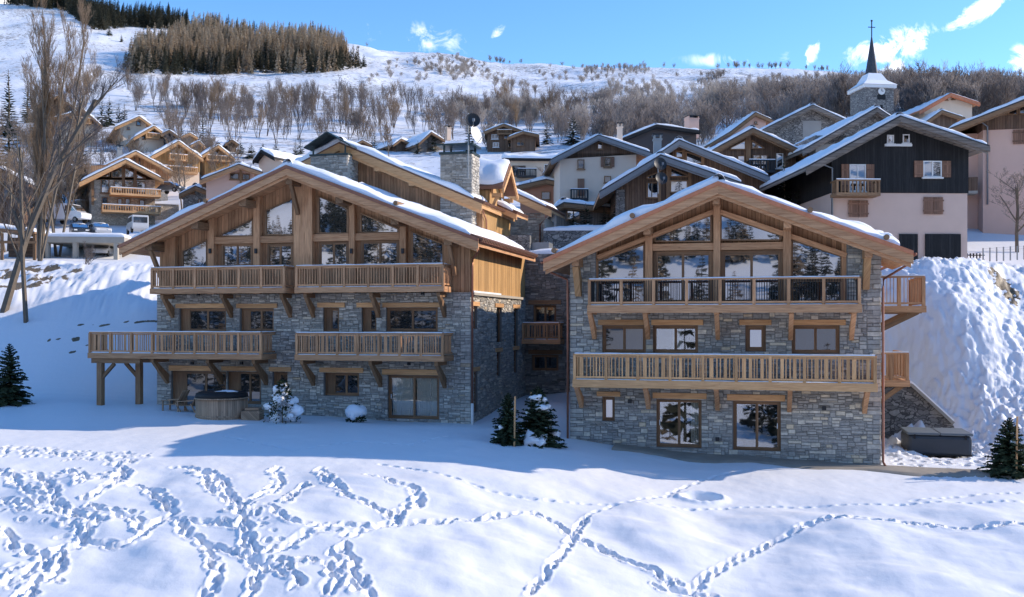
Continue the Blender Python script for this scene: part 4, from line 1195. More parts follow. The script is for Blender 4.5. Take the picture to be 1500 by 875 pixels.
for (xa, ya), (xb, yb) in (((875, 381), (1045, 314)), ((1055, 314), (1240, 378))):
    p, q = FB.loc(xa, ya, -.02), FB.loc(xb, yb, -.02); m = MB(); m.beam((p[0], .06, p[1] + .1), (q[0], .06, q[1] + .1), .2, .2); m.build('rafter', 'wood', CB)
for x in (847, 950, 1050, 1153, 1270):
    s = FB.loc(x, 380, -.4)[0]; zt = undb(s) - .02; m = MB(); m.box(s - .15, s + .15, -OB + .22, .28 if 900 < x < 1200 else 0, zt - .42, zt - .05); m.build('purlin', 'wood', CB, bevel=.03)
for x in (848, 1268):
    s = FB.loc(x, 400, 0)[0]; zt = undb(s) - .44; m = MB(); m.sprism([(0, zt - 1.25), (-.2, zt - 1.25), (-OB + .45, zt), (-.45, zt), (0, zt - .5)], s - .13, s + .13); m.build('brace', 'wood_gold', CB)
ub = bal(FB, CB, 861.5, 1261, 407.5, 447.5, 1.5, 8, 'bars', 'wood', seed=5, bars=12, fascia=.3)
bal(FB, CB, 840, 1284, 520, 560, 1.5, 9, 'cut', 'wood_gold', seed=6, fascia=.3)
zu = FB.loc(1060, 453, -1.5)[1]; zl = FB.loc(1060, 566, -1.5)[1]
for x in (871, 949.5, 1051.5, 1158, 1247): bracket(CB, FB.loc(x, 470)[0], zu, 1.5, 1.25, .19, 'wood')
for x in (852, 950, 1051, 1156, 1266): bracket(CB, FB.loc(x, 580)[0], zl, 1.5, 1.1, .19, 'wood')
downpipe(CB, [(bes - .15, -OB + .2, bez - .35), (bes - .2, -OB + .3, bez - .5), (SB + .1, -.1, bez - 1.0), (SB + .08, -.12, bez - 1.4), (SB + .08, -.12, ZB + .1), (SB + .16, -.2, ZB - .05)])
downpipe(CB, [(bls + .15, -OB + .2, blz - .35), (bls + .2, -OB + .3, blz - .5), (-.1, -.1, blz - .8), (-.08, -.12, blz - 1.3), (-.08, -.12, ZB)])
for s, z in ((bls - .07, blz), (bes + .07, bez)): m = MB(); m.tube([(s, -OB, z - .1), (s, DB, z - .1)], .075, 8); m.build('gutter', 'copper', CB, True)
for x, y in ((923, 588), (1207, 598), (1051, 643)): s, z = FB.loc(x, y); m = MB(); m.box(s - .08, s + .08, -.14, -.05, z - .08, z + .08); m.build('wall_lamp', 'metal_dark', CB)
# balconies on the far flank, seen past the corner
def side_balcony(x1, yr, yf, d0, d1, style, seed, wood):
    q = random.Random(seed)
    s1, zr = FB.loc(x1, yr, d0); _, zf = FB.loc(x1, yf, d0); a = SB + .06
    b = MB(); b.box(a, s1, d0, d1, zf - .1, zf); b.box(a, s1 + .05, d0 - .06, d0, zf - .26, zf + .02); b.box(s1, s1 + .06, d0, d1, zf - .26, zf + .02)
    o = b.build('balcony', wood, CB)
    r = MB()
    P = [(a, d0 + .05), (s1 - .05, d0 + .05), (s1 - .05, d1)]
    for k, (A, B) in enumerate(zip(P, P[1:])):
        r.beam((*A, zr - .03), (*B, zr - .03), .14, .07 - .003 * k); r.beam((*A, zf + .14), (*B, zf + .14), .06, .08 - .003 * k)
        L = math.hypot(B[0] - A[0], B[1] - A[1]); x = .1
        while x < L - .1:
            w = .03 if style == 'bars' else q.choice((.06, .15)); c = (x + w / 2) / L; X, Y = A[0] + (B[0] - A[0]) * c, A[1] + (B[1] - A[1]) * c
            r.box(X - (w / 2 if k == 0 else .014), X + (w / 2 if k == 0 else .014), Y - (.014 if k == 0 else w / 2), Y + (.014 if k == 0 else w / 2), zf + .16, zr - .06); x += w + (.11 if style == 'bars' else .05)
    r.build('railing', wood, o)
    for X, Y in ((a + .06, d0 + .05), ((a + s1) / 2, d0 + .05), (s1 - .05, d0 + .05), (s1 - .05, d1 - .1)):
        m = MB(); m.box(X - .07, X + .07, Y - .071, Y + .071, zf + .022, zr - .066); m.build('post', wood, o)
    m = MB(); m.box(a, s1, d0 - .0, d0 + .1, zr + .007, zr + .05); m.build('snow', 'snow', o)
    for dd in (d0 + .25, d1 - .3):
        m = MB(); m.beam((s1 - .25, dd, zf - .24), (SB, dd, zf - 1.2), .17, .2); m.box(SB, s1 - .1, dd - .1, dd + .1, zf - .3, zf - .101); m.build('bracket', 'wood_brown', CB)


side_balcony(1355, 404.5, 449, 3.0, 7.0, 'bars', 3, 'wood'); side_balcony(1331, 517, 558, 3.2, 7.5, 'cut', 4, 'wood')
# snowed-over low roof at the back of the sunny slope
a, za = FB.loc(1186, 319, 7); b, zb_ = FB.loc(1316, 340, 7)
m = MB(); m.prism([(a, za - .35), (b, zb_ - .35), (b, zb_ - .6), (a, za - .6)], 7, 12, False); m.build('roof', 'tile_red', CB)
m = MB(); snow_sheet(m, (a, 7.05, za - .34), (a, 11.9, za - .34), (b, 11.9, zb_ - .34), (b, 7.05, zb_ - .34), .42, 14, 10, 91); m.build('roof_snow', 'snow', CB, True)
m = MB(); m.box(a, b - .8, 7.2, 11.8, za - 3, zb_ - .75); m.build('upper_wall', 'boards', CB)
# log snow guards lying along the roofs of both chalets
for F, P, u_, th_, d0, d1, pts in ((FA, CA_, und, .36, -OV - .05, DA - .8, ((579, 293), (300, 300))), (FB, CB, undb, .38, -OB - .05, 4.9, ((1187, 306), (1299, 346), (926, 313), (811, 362)))):
    for x, y in pts:
        q = F.loc(x, y, d0)[0]; z = u_(q) + th_
        m = MB(); m.tube([(q, d0, z + .2), (q, d1, z + .2)], .11, 12, .4)
        for i in range(int((d1 - d0) / 1.6)): m.box(q - .02, q + .02, d0 + .5 + i * 1.6, d0 + .54 + i * 1.6, z - .01, z + .15)
        m.build('snow_guard', 'wood_brown', P)

# ------------------------------------------------------------ the village
def house(label, px0, px1, Y, rot, yb, depth, ridge, eL, eR, ov=.9, bands=(('plaster_beige', None),), snow=.25, th=.28, tile='tile_dark',
          soffit='wood_brown', verge='wood_brown', wins=(), bals=(), chim=(), name='house', cat='house', side=None, side2=None, group=None, vh=.3, base=3.0, rear=None):
    """a gabled house; photo points on its front give walls, roof, windows and balconies"""
    xm = (px0 + px1) / 2
    if Y >= 98: Y = min(max(hit(xm, yb)[1] - 1, Y * .72), Y * 1.2)
    F = Frame(px0, Y, rot)
    zb = F.loc(xm, yb)[1]
    o = thing(name, label, cat, (*F.O, zb), -F.r, group)
    S1 = F.loc(px1, yb)[0]
    rs, rz = F.loc(*ridge, -ov); ls, lz = F.loc(*eL, -ov); es, ez = F.loc(*eR, -ov)
    und = gable_roof(o, rs, rz, ls, lz, es, ez, -ov, depth + ov * .6, th=th, tile=tile, soffit=soffit, verge=verge, snow=snow, seed=int(px0 + Y), vh=vh, gap=.05)
    z = zb - base
    top = lambda s: und(s) - .01
    for i, (m, yt) in enumerate(bands):
        b = MB(); nm = 'wall' if i == 0 else 'upper_wall'; pr = .0 if i == 0 else -.05
        if yt is None:
            pts = [(pr, z), (S1 - pr, z), (S1 - pr, top(S1 - pr))] + ([(rs, top(rs))] if 0 < rs < S1 else []) + [(pr, top(pr))]
            b.prism(pts, pr, depth - pr)
        else:
            zt = F.loc(xm, yt)[1]; b.prism([(pr, z), (S1 - pr, z), (S1 - pr, min(zt, top(S1 - pr))), (pr, min(zt, top(pr)))], pr, depth - pr); z = zt + .003
        b.build(nm, m, o)
    for w in wins:
        x0, y0, x1, y1, st = w[:5]; gl = w[5] if len(w) > 5 else 'glass_dark'
        a, b_, z0, z1 = F.rect(x0, y0, x1, y1, -.05)
        add_window(o, a, b_, z0, z1, st, gl, -.05)
    for x0, x1, yr, yf, dep, mt in bals:
        add_balcony(o, F, x0, x1, yr, yf, dep, mt)
    for x0, x1, yt, yb2, d, mt in chim:
        a, b_, z0, z1 = F.rect(x0, yt, x1, yb2, d); m = MB(); m.box(a, b_, d, d + (b_ - a), z0 - 1, z1); m.box(a - .06, b_ + .06, d - .06, d + (b_ - a) + .06, z1, z1 + .1)
        for q in (a, b_ - .12): m.box(q, q + .12, d, d + (b_ - a), z1 + .1, z1 + .35)
        c = m.build('chimney', mt, o); m = MB(); m.box(a - .1, b_ + .1, d - .1, d + (b_ - a) + .1, z1 + .352, z1 + .43); m.build('chimney_cap', 'metal_dark', c)
    return o, F, S1, und


def add_window(o, a, b, z0, z1, st, gl, d, P=None):
    """st: w plain, s closed shutters, ws open shutters, d door, t pale frame, g bare pane"""
    fr = {'t': 'white_paint', 'wt': 'white_paint'}.get(st, 'window_wood'); fw = .07
    if st == 's':
        m = MB(); c = (a + b) / 2; m.prism([(a, z0), (c - .015, z0), (c - .015, z1), (a, z1)], d - .05, d - .003); m.prism([(c + .015, z0), (b, z0), (b, z1), (c + .015, z1)], d - .05, d - .003)
        for zz in (z0 + (z1 - z0) * .2, z0 + (z1 - z0) * .8): m.box(a - .05, b + .05, d - .07, d - .051, zz - .05, zz + .05)
        return m.build('shutter', 'shutter_wood', o)
    if st == 'd':
        m = MB(); m.prism([(a, z0), (b, z0), (b, z1), (a, z1)], d - .05, d - .003); return m.build('door', 'shutter_wood', o)
    if st == 'gd':
        m = MB(); m.prism([(a, z0), (b, z0), (b, z1), (a, z1)], d - .05, d - .003); return m.build('garage_door', 'boards_dark', o)
    m = MB(); m.box(a, a + fw, d - .06, d - .003, z0, z1); m.box(b - fw, b, d - .06, d - .003, z0, z1); m.box(a + fw, b - fw, d - .059, d - .003, z1 - fw, z1); m.box(a - .08, b + .08, d - .14, d - .003, z0 - .09, z0)
    m.box(a + fw, b - fw, d - .06, d - .003, z0, z0 + fw)
    if b - a > .9: m.box((a + b) / 2 - .04, (a + b) / 2 + .04, d - .061, d - .003, z0 + fw, z1 - fw)
    w = m.build('window', fr, o)
    g = MB(); g.box(a + fw * .9, b - fw * .9, d - .03, d - .004, z0 + fw * .9, z1 - fw * .9); g.build('pane', gl, w)
    if st == 'ws' or st == 'wt':
        for x0, x1 in ((a - (b - a) * .5, a - .02), (b + .02, b + (b - a) * .5)):
            m = MB(); m.prism([(x0, z0), (x1, z0), (x1, z1), (x0, z1)], d - .07, d - .02)
            for zz in (z0 + (z1 - z0) * .2, z0 + (z1 - z0) * .8): m.box(x0 + .04, x1 - .04, d - .09, d - .071, zz - .04, zz + .04)
            m.build('shutter', 'shutter_wood', o)
    return w


def add_balcony(o, F, x0, x1, yr, yf, dep, mt):
    s0, s1 = F.loc(x0, yr, -dep)[0], F.loc(x1, yr, -dep)[0]; xm = (x0 + x1) / 2
    zr, zf = F.loc(xm, yr, -dep)[1], F.loc(xm, yf, -dep)[1]
    m = MB(); m.box(s0, s1, -dep, -.06, zf - .2, zf); b = m.build('balcony', mt, o)
    r = MB(); r.box(s0, s1, -dep, -dep + .1, zr - .09, zr)
    r.box(s0, s0 + .1, -dep + .1, -.06, zr - .088, zr - .002); r.box(s1 - .1, s1, -dep + .1, -.06, zr - .088, zr - .002)
    n = max(4, int((s1 - s0) / .22))
    for i in range(n + 1):
        x = s0 + .05 + (s1 - s0 - .1) * i / n; w = .035 if i % 6 else .06
        r.box(x - w, x + w, -dep + .02, -dep + .07, zf + .002, zr - .091)
    for sx in (s0 + .05, s1 - .05):
        for j in range(3): y = -dep + (dep - .1) * (j + 1) / 4; r.box(sx - .03, sx + .03, y - .04, y + .04, zf + .002, zr - .09)
    r.build('railing', mt, b)
    m = MB(); m.box(s0, s1, -dep, -dep + .1, zr + .003, zr + .06); m.build('snow', 'snow', b)
    return b


def glass_gable(o, F, polys, d=-.06, wood='wood_brown', gl='glass'):
    for pp in polys: poly_pane(o, [F.loc(x, y, d) for x, y in pp], d, .08, gl, wood)


def posts(o, F, und, items, wood='wood_brown', d=-.2):
    for x0, x1, yb in items:
        a, b = F.loc(x0, yb, d)[0], F.loc(x1, yb, d)[0]; z = F.loc((x0 + x1) / 2, yb, d)[1]
        m = MB(); m.prism([(a, z), (b, z), (b, und(b) - .02), (a, und(a) - .02)], d, -.055); m.build('post', wood, o)


# dark house on a rose base (the large one)
o, F, S1, und = house('large black clad house over rose plaster with two dark garage doors', 1219, 1417, 60, -2, 384, 14, (1319, 169), (1181, 244), (1450, 213), ov=1.3,
      bands=(('plaster_rose', 283), ('boards_dark', None)), verge='boards_grey', soffit='boards_grey', snow=.22,
      wins=[(1299, 198, 1309, 211, 't', 'glass'), (1322, 197, 1332, 210, 't', 'glass'), (1244, 241, 1268, 281, 'wt', 'glass'), (1352, 236, 1379, 260, 'wt', 'glass'), (1243, 294, 1271, 318, 's'),
            (1353, 289, 1381, 314, 's'), (1317, 343, 1344, 384, 'gd'), (1355, 343, 1407, 384, 'gd')],
      bals=[(1226, 1290, 263, 282, 1.2, 'wood_brown')])
m = MB(); a, b, z0, z1 = F.rect(1299, 211, 1334, 213, -.2); m.box(a - .1, b + .1, -.2, -.06, z0 - .05, z1); m.build('sill', 'white_paint', o)
downpipe(o, [F.loc(1192, 236, -1)[0:1] + (-1.0,) + F.loc(1192, 236, -1)[1:], (F.loc(1218, 247)[0], -.12, F.loc(1218, 247)[1]), (F.loc(1218, 247)[0], -.12, F.loc(1218, 380)[1])], .06, 'metal_grey')
# low shed against its flank
# pink house with boarded gable at the edge
o, F, S1, und = house('pink plaster house with weathered boarded gable and pale triangular gable windows', 1440, 1600, 72, 12, 300, 14, (1545, 128), (1390, 188), (1700, 190), ov=1.4,
      bands=(('plaster_pink', 188), ('boards_brown', None)), verge='wood_brown', snow=.22,
      wins=[(1484, 190, 1512, 211, 's')], bals=())
glass_gable(o, F, [[(1458, 170), (1458, 168), (1475, 160), (1475, 168)], [(1477, 168), (1477, 160), (1490, 154), (1490, 168)], [(1493, 167), (1493, 154), (1520, 148), (1520, 167)]], -.12)
a, z0 = F.loc(1440, 305); m = MB(); m.box(-3.2, -.003, 1.5, 9, z0 - 3, F.loc(1440, 190)[1]); m.build('side_wing', 'plaster_pink', o)
m = MB(); zf = F.loc(1430, 279)[1]; m.box(-3.2, -.3, .2, 1.49, zf - .2, zf); b_ = m.build('balcony', 'concrete', o)
m = MB(); m.prism([(-3.2, zf), (-.3, zf), (-.3, zf + 1.0), (-3.2, zf + 1.0)], .2, .28); m.build('railing', 'boards_brown', b_)
downpipe(o, [(F.loc(1426, 175)[0], -.6, F.loc(1426, 175)[1]), (F.loc(1446, 183)[0], -.1, F.loc(1446, 186)[1]), (F.loc(1446, 183)[0], -.1, F.loc(1446, 300)[1])], .06, 'metal_grey')
# stone barn behind the black house
o, F, S1, und = house('dark stone barn with pale slate roof squeezed behind the black clad house', 1195, 1330, 76, -6, 330, 12, (1285, 157), (1176, 219), (1360, 205), ov=.9,
      bands=(('plaster_grey', 200), ('rubble', None)), snow=.2, verge='boards_grey', soffit='boards_grey')
# stone house with a patched wall
o, F, S1, und = house('rubble stone house with a pale rendered patch in its gable wall', 1127, 1222, 92, -4, 262, 12, (1191, 153), (1120, 188), (1250, 180), ov=.8, bands=(('rubble', None),), snow=.2, verge='boards_grey', soffit='boards_grey')
m = MB(); a, b, z0, z1 = F.rect(1176, 177, 1203, 214, -.03); m.prism([(a, z0), (b, z0), (b, z1), (a, z1)], -.03, -.004); m.build('render_patch', 'plaster_grey', o)
# glass-gabled wooden chalet
o, F, S1, und = house('brown timber chalet with tall glazed gable beside the dark snowy spruce', 1056, 1166, 78, -4, 262, 12, (1103, 187), (1049, 216), (1184, 224), ov=1.2,
      bands=(('boards_brown', None),), verge='wood_brown', snow=.24, wins=[(1102, 227, 1125, 248, 'w', 'glass'), (1137, 225, 1147, 247, 't', 'glass'), (1080, 228, 1091, 240, 'w', 'glass')],
      bals=[(1098, 1136, 234, 249, 1.4, 'metal_dark')])
glass_gable(o, F, [[(1070, 219), (1070, 217), (1092, 206), (1092, 219)], [(1101, 218), (1101, 206), (1119, 217), (1119, 218)]], -.12)
posts(o, F, und, [(1093, 1100, 240)])
# two chalet gables in front of the beige house
o, F, S1, und = house('weathered timber chalet with grey roof edge and a dish mast on its gable', 905, 1046, 64, 2, 330, 11, (968, 226), (878, 280), (1090, 268), ov=1.2,
      bands=(('boards_brown', None),), verge='metal_grey', soffit='wood', snow=.22, vh=.3)
glass_gable(o, F, [[(948, 262), (948, 259), (963, 253), (963, 262)], [(982, 259), (982, 246), (1007, 257), (1007, 259)], [(982, 282), (982, 265), (1007, 265), (1007, 282)], [(948, 290), (948, 268), (964, 268), (964, 290)]], -.12)
posts(o, F, und, [(964, 968, 300), (976, 981, 300), (1008, 1013, 300)]); m = MB(); a, b, z0, z1 = F.rect(903, 278, 915, 330, -.1); m.box(a, b, -.1, .8, z0, z1); m.build('stone_pier', 'rubble', o)
o, F, S1, und = house('second weathered timber chalet whose wide grey roof rises behind the dish mast gable', 985, 1120, 69, 2, 310, 12, (995, 204), (930, 248), (1128, 258), ov=1.2,
      bands=(('boards_brown', None),), verge='metal_grey', soffit='wood', snow=.24, vh=.3, chim=[(958, 969, 205, 232, 2, 'plaster_grey')])
glass_gable(o, F, [[(1005, 240), (1005, 223), (1028, 230), (1028, 240)], [(990, 231), (990, 222), (1000, 222), (1000, 231)]], -.12); posts(o, F, und, [(1000, 1004, 262), (1029, 1032, 262)])
# beige house
o, F, S1, und = house('tall beige plaster house with boarded gable top and small iron balcony', 820, 932, 84, -3, 312, 12, (877, 197), (807, 233), (957, 224), ov=.9,
      bands=(('plaster_beige', 226), ('boards_brown', None)), verge='metal_grey', snow=.2,
      wins=[(846, 234, 856, 248, 'w'), (885, 230, 895, 245, 'ws'), (846, 262, 856, 287, 'd'), (885, 258, 895, 268, 'w'), (875, 209, 883, 219, 'w', 'glass'), (884, 294, 895, 300, 'w')],
      bals=[(836, 862, 277, 290, .7, 'metal_dark')], chim=[(905, 912, 187, 212, 3, 'plaster_beige')])
b2 = [q for q in o.children if q.name.startswith('roof')]
o, F, S1, und = house('dark brown rendered house with long low snowy roof behind the beige house', 918, 1020, 112, -14, 250, 16, (962, 182), (912, 202), (1026, 191), ov=.6, bands=(('plaster_dark', None),), snow=.22, verge='boards_dark',
      chim=[(1009, 1024, 174, 190, 6, 'plaster_pink')])
a = F.loc(1020, 230)[0]; m = MB(); m.box(S1 + .06, S1 + .1, .2, 15, F.loc(1020, 260)[1], F.loc(1020, 202)[1]); m.build('side_wall', 'plaster_cream', o)
for q in (4, 9): m = MB(); m.box(S1 + .11, S1 + .15, q, q + 1.2, F.loc(1020, 214)[1], F.loc(1020, 206)[1]); m.build('window', 'window_wood', o)
house('pink gabled house peeping out behind the glazed timber chalet', 1076, 1122, 116, -6, 230, 9, (1107, 164), (1068, 194), (1134, 176), ov=.5, bands=(('plaster_pink', None),), snow=.15, wins=[(1105, 178, 1109, 182, 'w')])
house('pale house with small attic windows and pink roof edge beyond the black house', 1354, 1424, 126, -6, 200, 10, (1393, 136), (1347, 162), (1436, 150), ov=.8, bands=(('plaster_cream', None),), snow=.08, verge='tile_red', tile='tile_red', wins=[(1384, 144, 1388, 147, 'w'), (1394, 143, 1398, 146, 'w')])
house('small brown gabled house low in front of the pale attic window house', 1362, 1402, 104, -4, 205, 8, (1380, 161), (1356, 178), (1414, 172), ov=.6, bands=(('boards_brown', None),), snow=.2)
house('tiny stone hut with snowy roof left of the church tower, higher hut', 1162, 1200, 165, -10, 165, 9, (1182, 138), (1157, 153), (1203, 147), ov=.5, bands=(('rubble_light', None),), snow=.15, wins=[(1178, 146, 1186, 151, 'w')])
house('tiny stone hut under thick snow just beside the church tower', 1236, 1266, 150, 30, 158, 7, (1240, 138), (1232, 142), (1268, 139), ov=.4, bands=(('rubble', None),), snow=.25)
house('snowed up shed roof between the huts near the church tower', 1218, 1232, 160, 0, 160, 5, (1225, 144), (1215, 150), (1233, 150), ov=.3, bands=(('boards_dark', None),), snow=.2)
# flat beige building and its neighbours
FF = Frame(862 - 122, 118, -4)


def flat_house(label, px0, px1, Y, rot, yt, yb, depth, wall, snow, wins=(), roof='concrete', bals=(), overhang=.5):
    F = Frame(px0, Y, rot); s1 = F.loc(px1, yb)[0]; zt = F.loc((px0 + px1) / 2, yt)[1]; zb = F.loc((px0 + px1) / 2, yb)[1]
    o = thing('flat_roofed_house', label, 'house', (*F.O, zb), -F.r)
    m = MB(); m.box(0, s1, 0, depth, zb - 3, zt - .25); m.build('wall', wall, o)
    m = MB(); m.box(-overhang, s1 + overhang, -overhang, depth + overhang, zt - .249, zt); m.build('roof', roof, o)
    m = MB(); snow_sheet(m, (-overhang, -overhang, zt), (-overhang, depth, zt), (s1 + overhang, depth, zt), (s1 + overhang, -overhang, zt), snow, 10, 12, int(px0)); m.build('roof_snow', 'snow', o, True)
    for w in wins: a, b, z0, z1 = F.rect(*w[:4]); add_window(o, a, b, z0, z1, w[4], 'glass_dark', 0)
    for q in bals: add_balcony(o, F, *q)
    return o, F


flat_house('flat roofed cream building with dark eaves below the big brown chalet', 742, 816, 112, -4, 233, 300, 12, 'plaster_cream', .5, [(797, 241, 804, 251, 't'), (750, 243, 770, 258, 'w')], 'boards_dark', [(758, 786, 247, 257, 1.0, 'metal_dark')])
house('orange plaster outbuilding with blue shaded snowy roof in front of the cream building', 762, 818, 90, 8, 320, 8, (800, 262), (756, 272), (828, 268), ov=.5, bands=(('plaster_orange', None),), snow=.3, wins=[(793, 281, 806, 293, 'w')])
o, F, S1, und = house('low snow covered shed with open front beside the snowy shrubs', 815, 892, 72, -3, 335, 6, (826, 296), (810, 305), (902, 304), ov=.6, bands=(('boards_grey', None),), snow=.35, wins=[(830, 308, 850, 322, 'w', 'glass')])
o, F, S1, und = house('big brown wooden chalet with three rows of windows under the bare wood', 714, 766, 155, 2, 222, 10, (738, 181), (708, 193), (770, 193), ov=1, bands=(('boards_brown', None),), snow=.2,
      wins=[(720, 197, 730, 204, 't'), (738, 197, 744, 204, 'w'), (722, 209, 731, 216, 't'), (744, 209, 755, 216, 'w')], bals=[(728, 750, 190, 195, 1, 'wood_brown')])
house('smaller red brown chalet joined to the big brown chalet', 748, 784, 152, 2, 222, 10, (766, 192), (743, 201), (790, 197), ov=.9, bands=(('boards_brown', None),), snow=.2, wins=[(757, 208, 768, 214, 'w')])
house('brown stone farmhouse with broad snowy roof half hidden by a spruce', 612, 672, 165, -30, 222, 13, (632, 193), (612, 211), (652, 205), ov=1, bands=(('boards_grey', None),), snow=.35, chim=[(655, 661, 188, 197, 5, 'plaster_beige')])
house('small dark barn with snowy roof, lower of the barns near the mast', 580, 606, 160, -35, 222, 10, (588, 203), (576, 212), (604, 211), ov=.7, bands=(('boards_brown', None),), snow=.35)
house('reddish little chalet above the snowy roof ridge of the glazed chalet', 520, 548, 140, -20, 226, 8, (531, 205), (516, 213), (546, 213), ov=.6, bands=(('boards_brown', None),), snow=.25)
# left part of the village
o, F, S1, und = house('cream house with broad dark eaves and shallow snowy roof', 379, 436, 108, 28, 262, 13, (382, 219), (370, 235), (402, 230), ov=.9, bands=(('plaster_beige', None),), snow=.3, verge='boards_dark', soffit='boards_dark', wins=[(388, 223, 391, 227, 'w')])
o, F, S1, und = house('pink plaster house with timber gable strip behind the glazed chalet roof', 302, 372, 92, -12, 300, 12, (350, 240), (292, 263), (385, 252), ov=1.1, bands=(('plaster_pink', None),), snow=.25, verge='wood', wins=[(337, 254, 350, 263, 'w'), (355, 255, 366, 264, 'w')])
posts(o, F, und, [(351, 354, 275)])
o, F, S1, und = house('stone chalet with glazed double gable above the parking deck', 134, 227, 100, -27, 331, 12, (184, 233), (116, 266), (240, 262), ov=1.3, bands=(('rubble_light', 246), ('boards', None)), snow=.18, verge='wood_gold', soffit='wood_gold',
      wins=[(148, 263, 160, 283, 'w', 'glass'), (167, 264, 181, 286, 'w', 'glass'), (182, 264, 196, 286, 'w', 'glass'), (200, 266, 213, 287, 'w', 'glass'), (149, 289, 158, 305, 'w'), (172, 291, 179, 308, 'w'), (183, 291, 191, 308, 'w'), (204, 293, 212, 309, 'w')],
      bals=[(162, 236, 276, 284, 1.6, 'wood_gold'), (150, 236, 301, 309, 1.8, 'wood_gold')])
glass_gable(o, F, [[(164, 260), (164, 250), (179, 245), (179, 260)], [(183, 260), (183, 246), (196, 252), (196, 260)], [(200, 262), (200, 255), (213, 261), (213, 262)], [(147, 259), (147, 257), (160, 252), (160, 259)]], -.12)
posts(o, F, und, [(179, 183, 286), (196, 200, 287), (134, 138, 300)], 'wood_brown')
house('upper roof of the double gabled stone chalet, boarded and just behind it', 150, 246, 106, -27, 300, 12, (199, 221), (132, 252), (255, 252), ov=1.2, bands=(('rubble_light', 272), ('boards', None)), snow=.18, verge='wood_gold', soffit='wood_gold', wins=[(196, 231, 199, 243, 'w'), (203, 231, 206, 243, 'w'), (240, 265, 246, 272, 'w')], chim=[(172, 179, 218, 228, 6, 'plaster_grey')])
FP = Frame(112, 97, -24)
m = MB(); t_ = thing('garden_wall', 'pale stone terrace wall with garage doors under the double gabled chalet', 'wall', (*FP.O, FP.loc(180, 333)[1]), -FP.r)
a, b, z0, z1 = FP.rect(112, 297, 262, 335); m.box(a, b, 0, 1.5, z0 - 2, z1); m.build('wall', 'rubble_light', t_)
for x0, x1, mt in ((157, 168, 'window_wood'), (173, 199, 'wood_gold'), (207, 215, 'window_wood')): a, b, z0, z1 = FP.rect(x0, 317, x1, 329); m = MB(); m.prism([(a, z0), (b, z0), (b, z1), (a, z1)], -.06, -.003); m.build('garage_door', mt, t_)
a, b, z0, z1 = FP.rect(112, 295.5, 262, 297); m = MB(); m.box(a, b, -.1, 1.6, z0 + .01, z1); m.build('snow', 'snow', t_)
o, F, S1, und = house('orange timber chalet with long balcony facing the sun', 228, 292, 126, -30, 275, 16, (262, 206), (222, 228), (298, 232), ov=1.2, bands=(('plaster_cream', 250), ('boards_gold', None)), snow=.28, verge='wood_gold', soffit='wood_gold',
      wins=[(250, 219, 257, 226, 'w'), (260, 220, 267, 227, 'w'), (259, 239, 266, 246, 'w'), (273, 240, 282, 248, 'w')], bals=[(249, 275, 226, 233, 1.2, 'wood_gold'), (240, 290, 244, 251, 1.2, 'wood_gold')])
house('orange gabled chalet with carved balcony partly behind the sunlit long balcony chalet', 300, 336, 132, -28, 262, 14, (320, 212), (294, 228), (344, 232), ov=1.1, bands=(('boards_gold', None),), snow=.3, verge='wood_gold', soffit='wood_gold', wins=[(312, 222, 320, 228, 'w')], bals=[(303, 338, 228, 234, 1.1, 'wood_gold')])
house('small gold gabled chalet tucked above two orange chalets', 276, 300, 146, -25, 240, 10, (292, 206), (270, 217), (302, 215), ov=.9, bands=(('boards_gold', None),), snow=.25, verge='wood_gold')
house('tiny orange hut among spruces at the foot of the slope', 268, 286, 165, -25, 215, 7, (278, 194), (264, 200), (290, 201), ov=.6, bands=(('boards_gold', None),), snow=.2, verge='wood_gold')
house('tiny brown hut near snowy spruces at the foot of the slope', 334, 346, 160, -25, 222, 7, (340, 204), (330, 210), (350, 211), ov=.5, bands=(('boards_brown', None),), snow=.2)
o, F, S1, und = house('cream and timber chalet with carved balcony, lower of the pair above the orange chalets', 204, 244, 168, -30, 222, 12, (226, 184), (196, 201), (252, 203), ov=1.1, bands=(('plaster_cream', 200), ('boards_gold', None)), snow=.3, verge='wood_gold', soffit='wood_gold', wins=[(209, 200, 213, 204, 'w'), (222, 192, 228, 198, 'w')], bals=[(214, 234, 195, 201, 1, 'wood_gold')])
house('cream gabled chalet with snowy roof, upper of the pair above the orange chalets', 176, 214, 178, -28, 215, 12, (204, 170), (168, 186), (232, 190), ov=1.1, bands=(('plaster_cream', None),), snow=.3, verge='wood_gold', soffit='wood_gold', wins=[(186, 186, 190, 190, 'w'), (200, 178, 206, 184, 'w')])
house('dark little barn between the cream chalets and the spruces', 240, 258, 160, -20, 222, 8, (248, 190), (236, 196), (262, 200), ov=.7, bands=(('boards_dark', None),), snow=.25)
o, F, S1, und = house('old timber chalet with ochre balcony half hidden by bare trees', 98, 138, 150, -30, 215, 12, (122, 160), (78, 172), (150, 184), ov=1.2, bands=(('plaster_cream', 180), ('boards_gold', None)), snow=.3, verge='wood_brown', wins=[(108, 168, 114, 175, 'w')], bals=[(104, 134, 172, 179, 1.2, 'wood_gold')])
house('steep brown roofed chalet highest among the bare trees', 60, 110, 172, -30, 200, 12, (84, 140), (52, 155), (118, 162), ov=1.2, bands=(('boards_brown', None),), snow=.22)
house('cream house low behind bare shrubs by the leaning tree', 74, 110, 108, -20, 280, 9, (92, 236), (66, 246), (116, 247), ov=.8, bands=(('plaster_cream', None),), snow=.3, wins=[(80, 252, 84, 258, 'w'), (96, 252, 100, 258, 'w')])
house('grey stone cottage with snowy lean roof under the pink house', 268, 302, 94, -10, 312, 7, (286, 272), (262, 284), (306, 280), ov=.5, bands=(('rubble', None),), snow=.3, wins=[(280, 280, 285, 284, 'w'), (290, 292, 294, 300, 'w')])
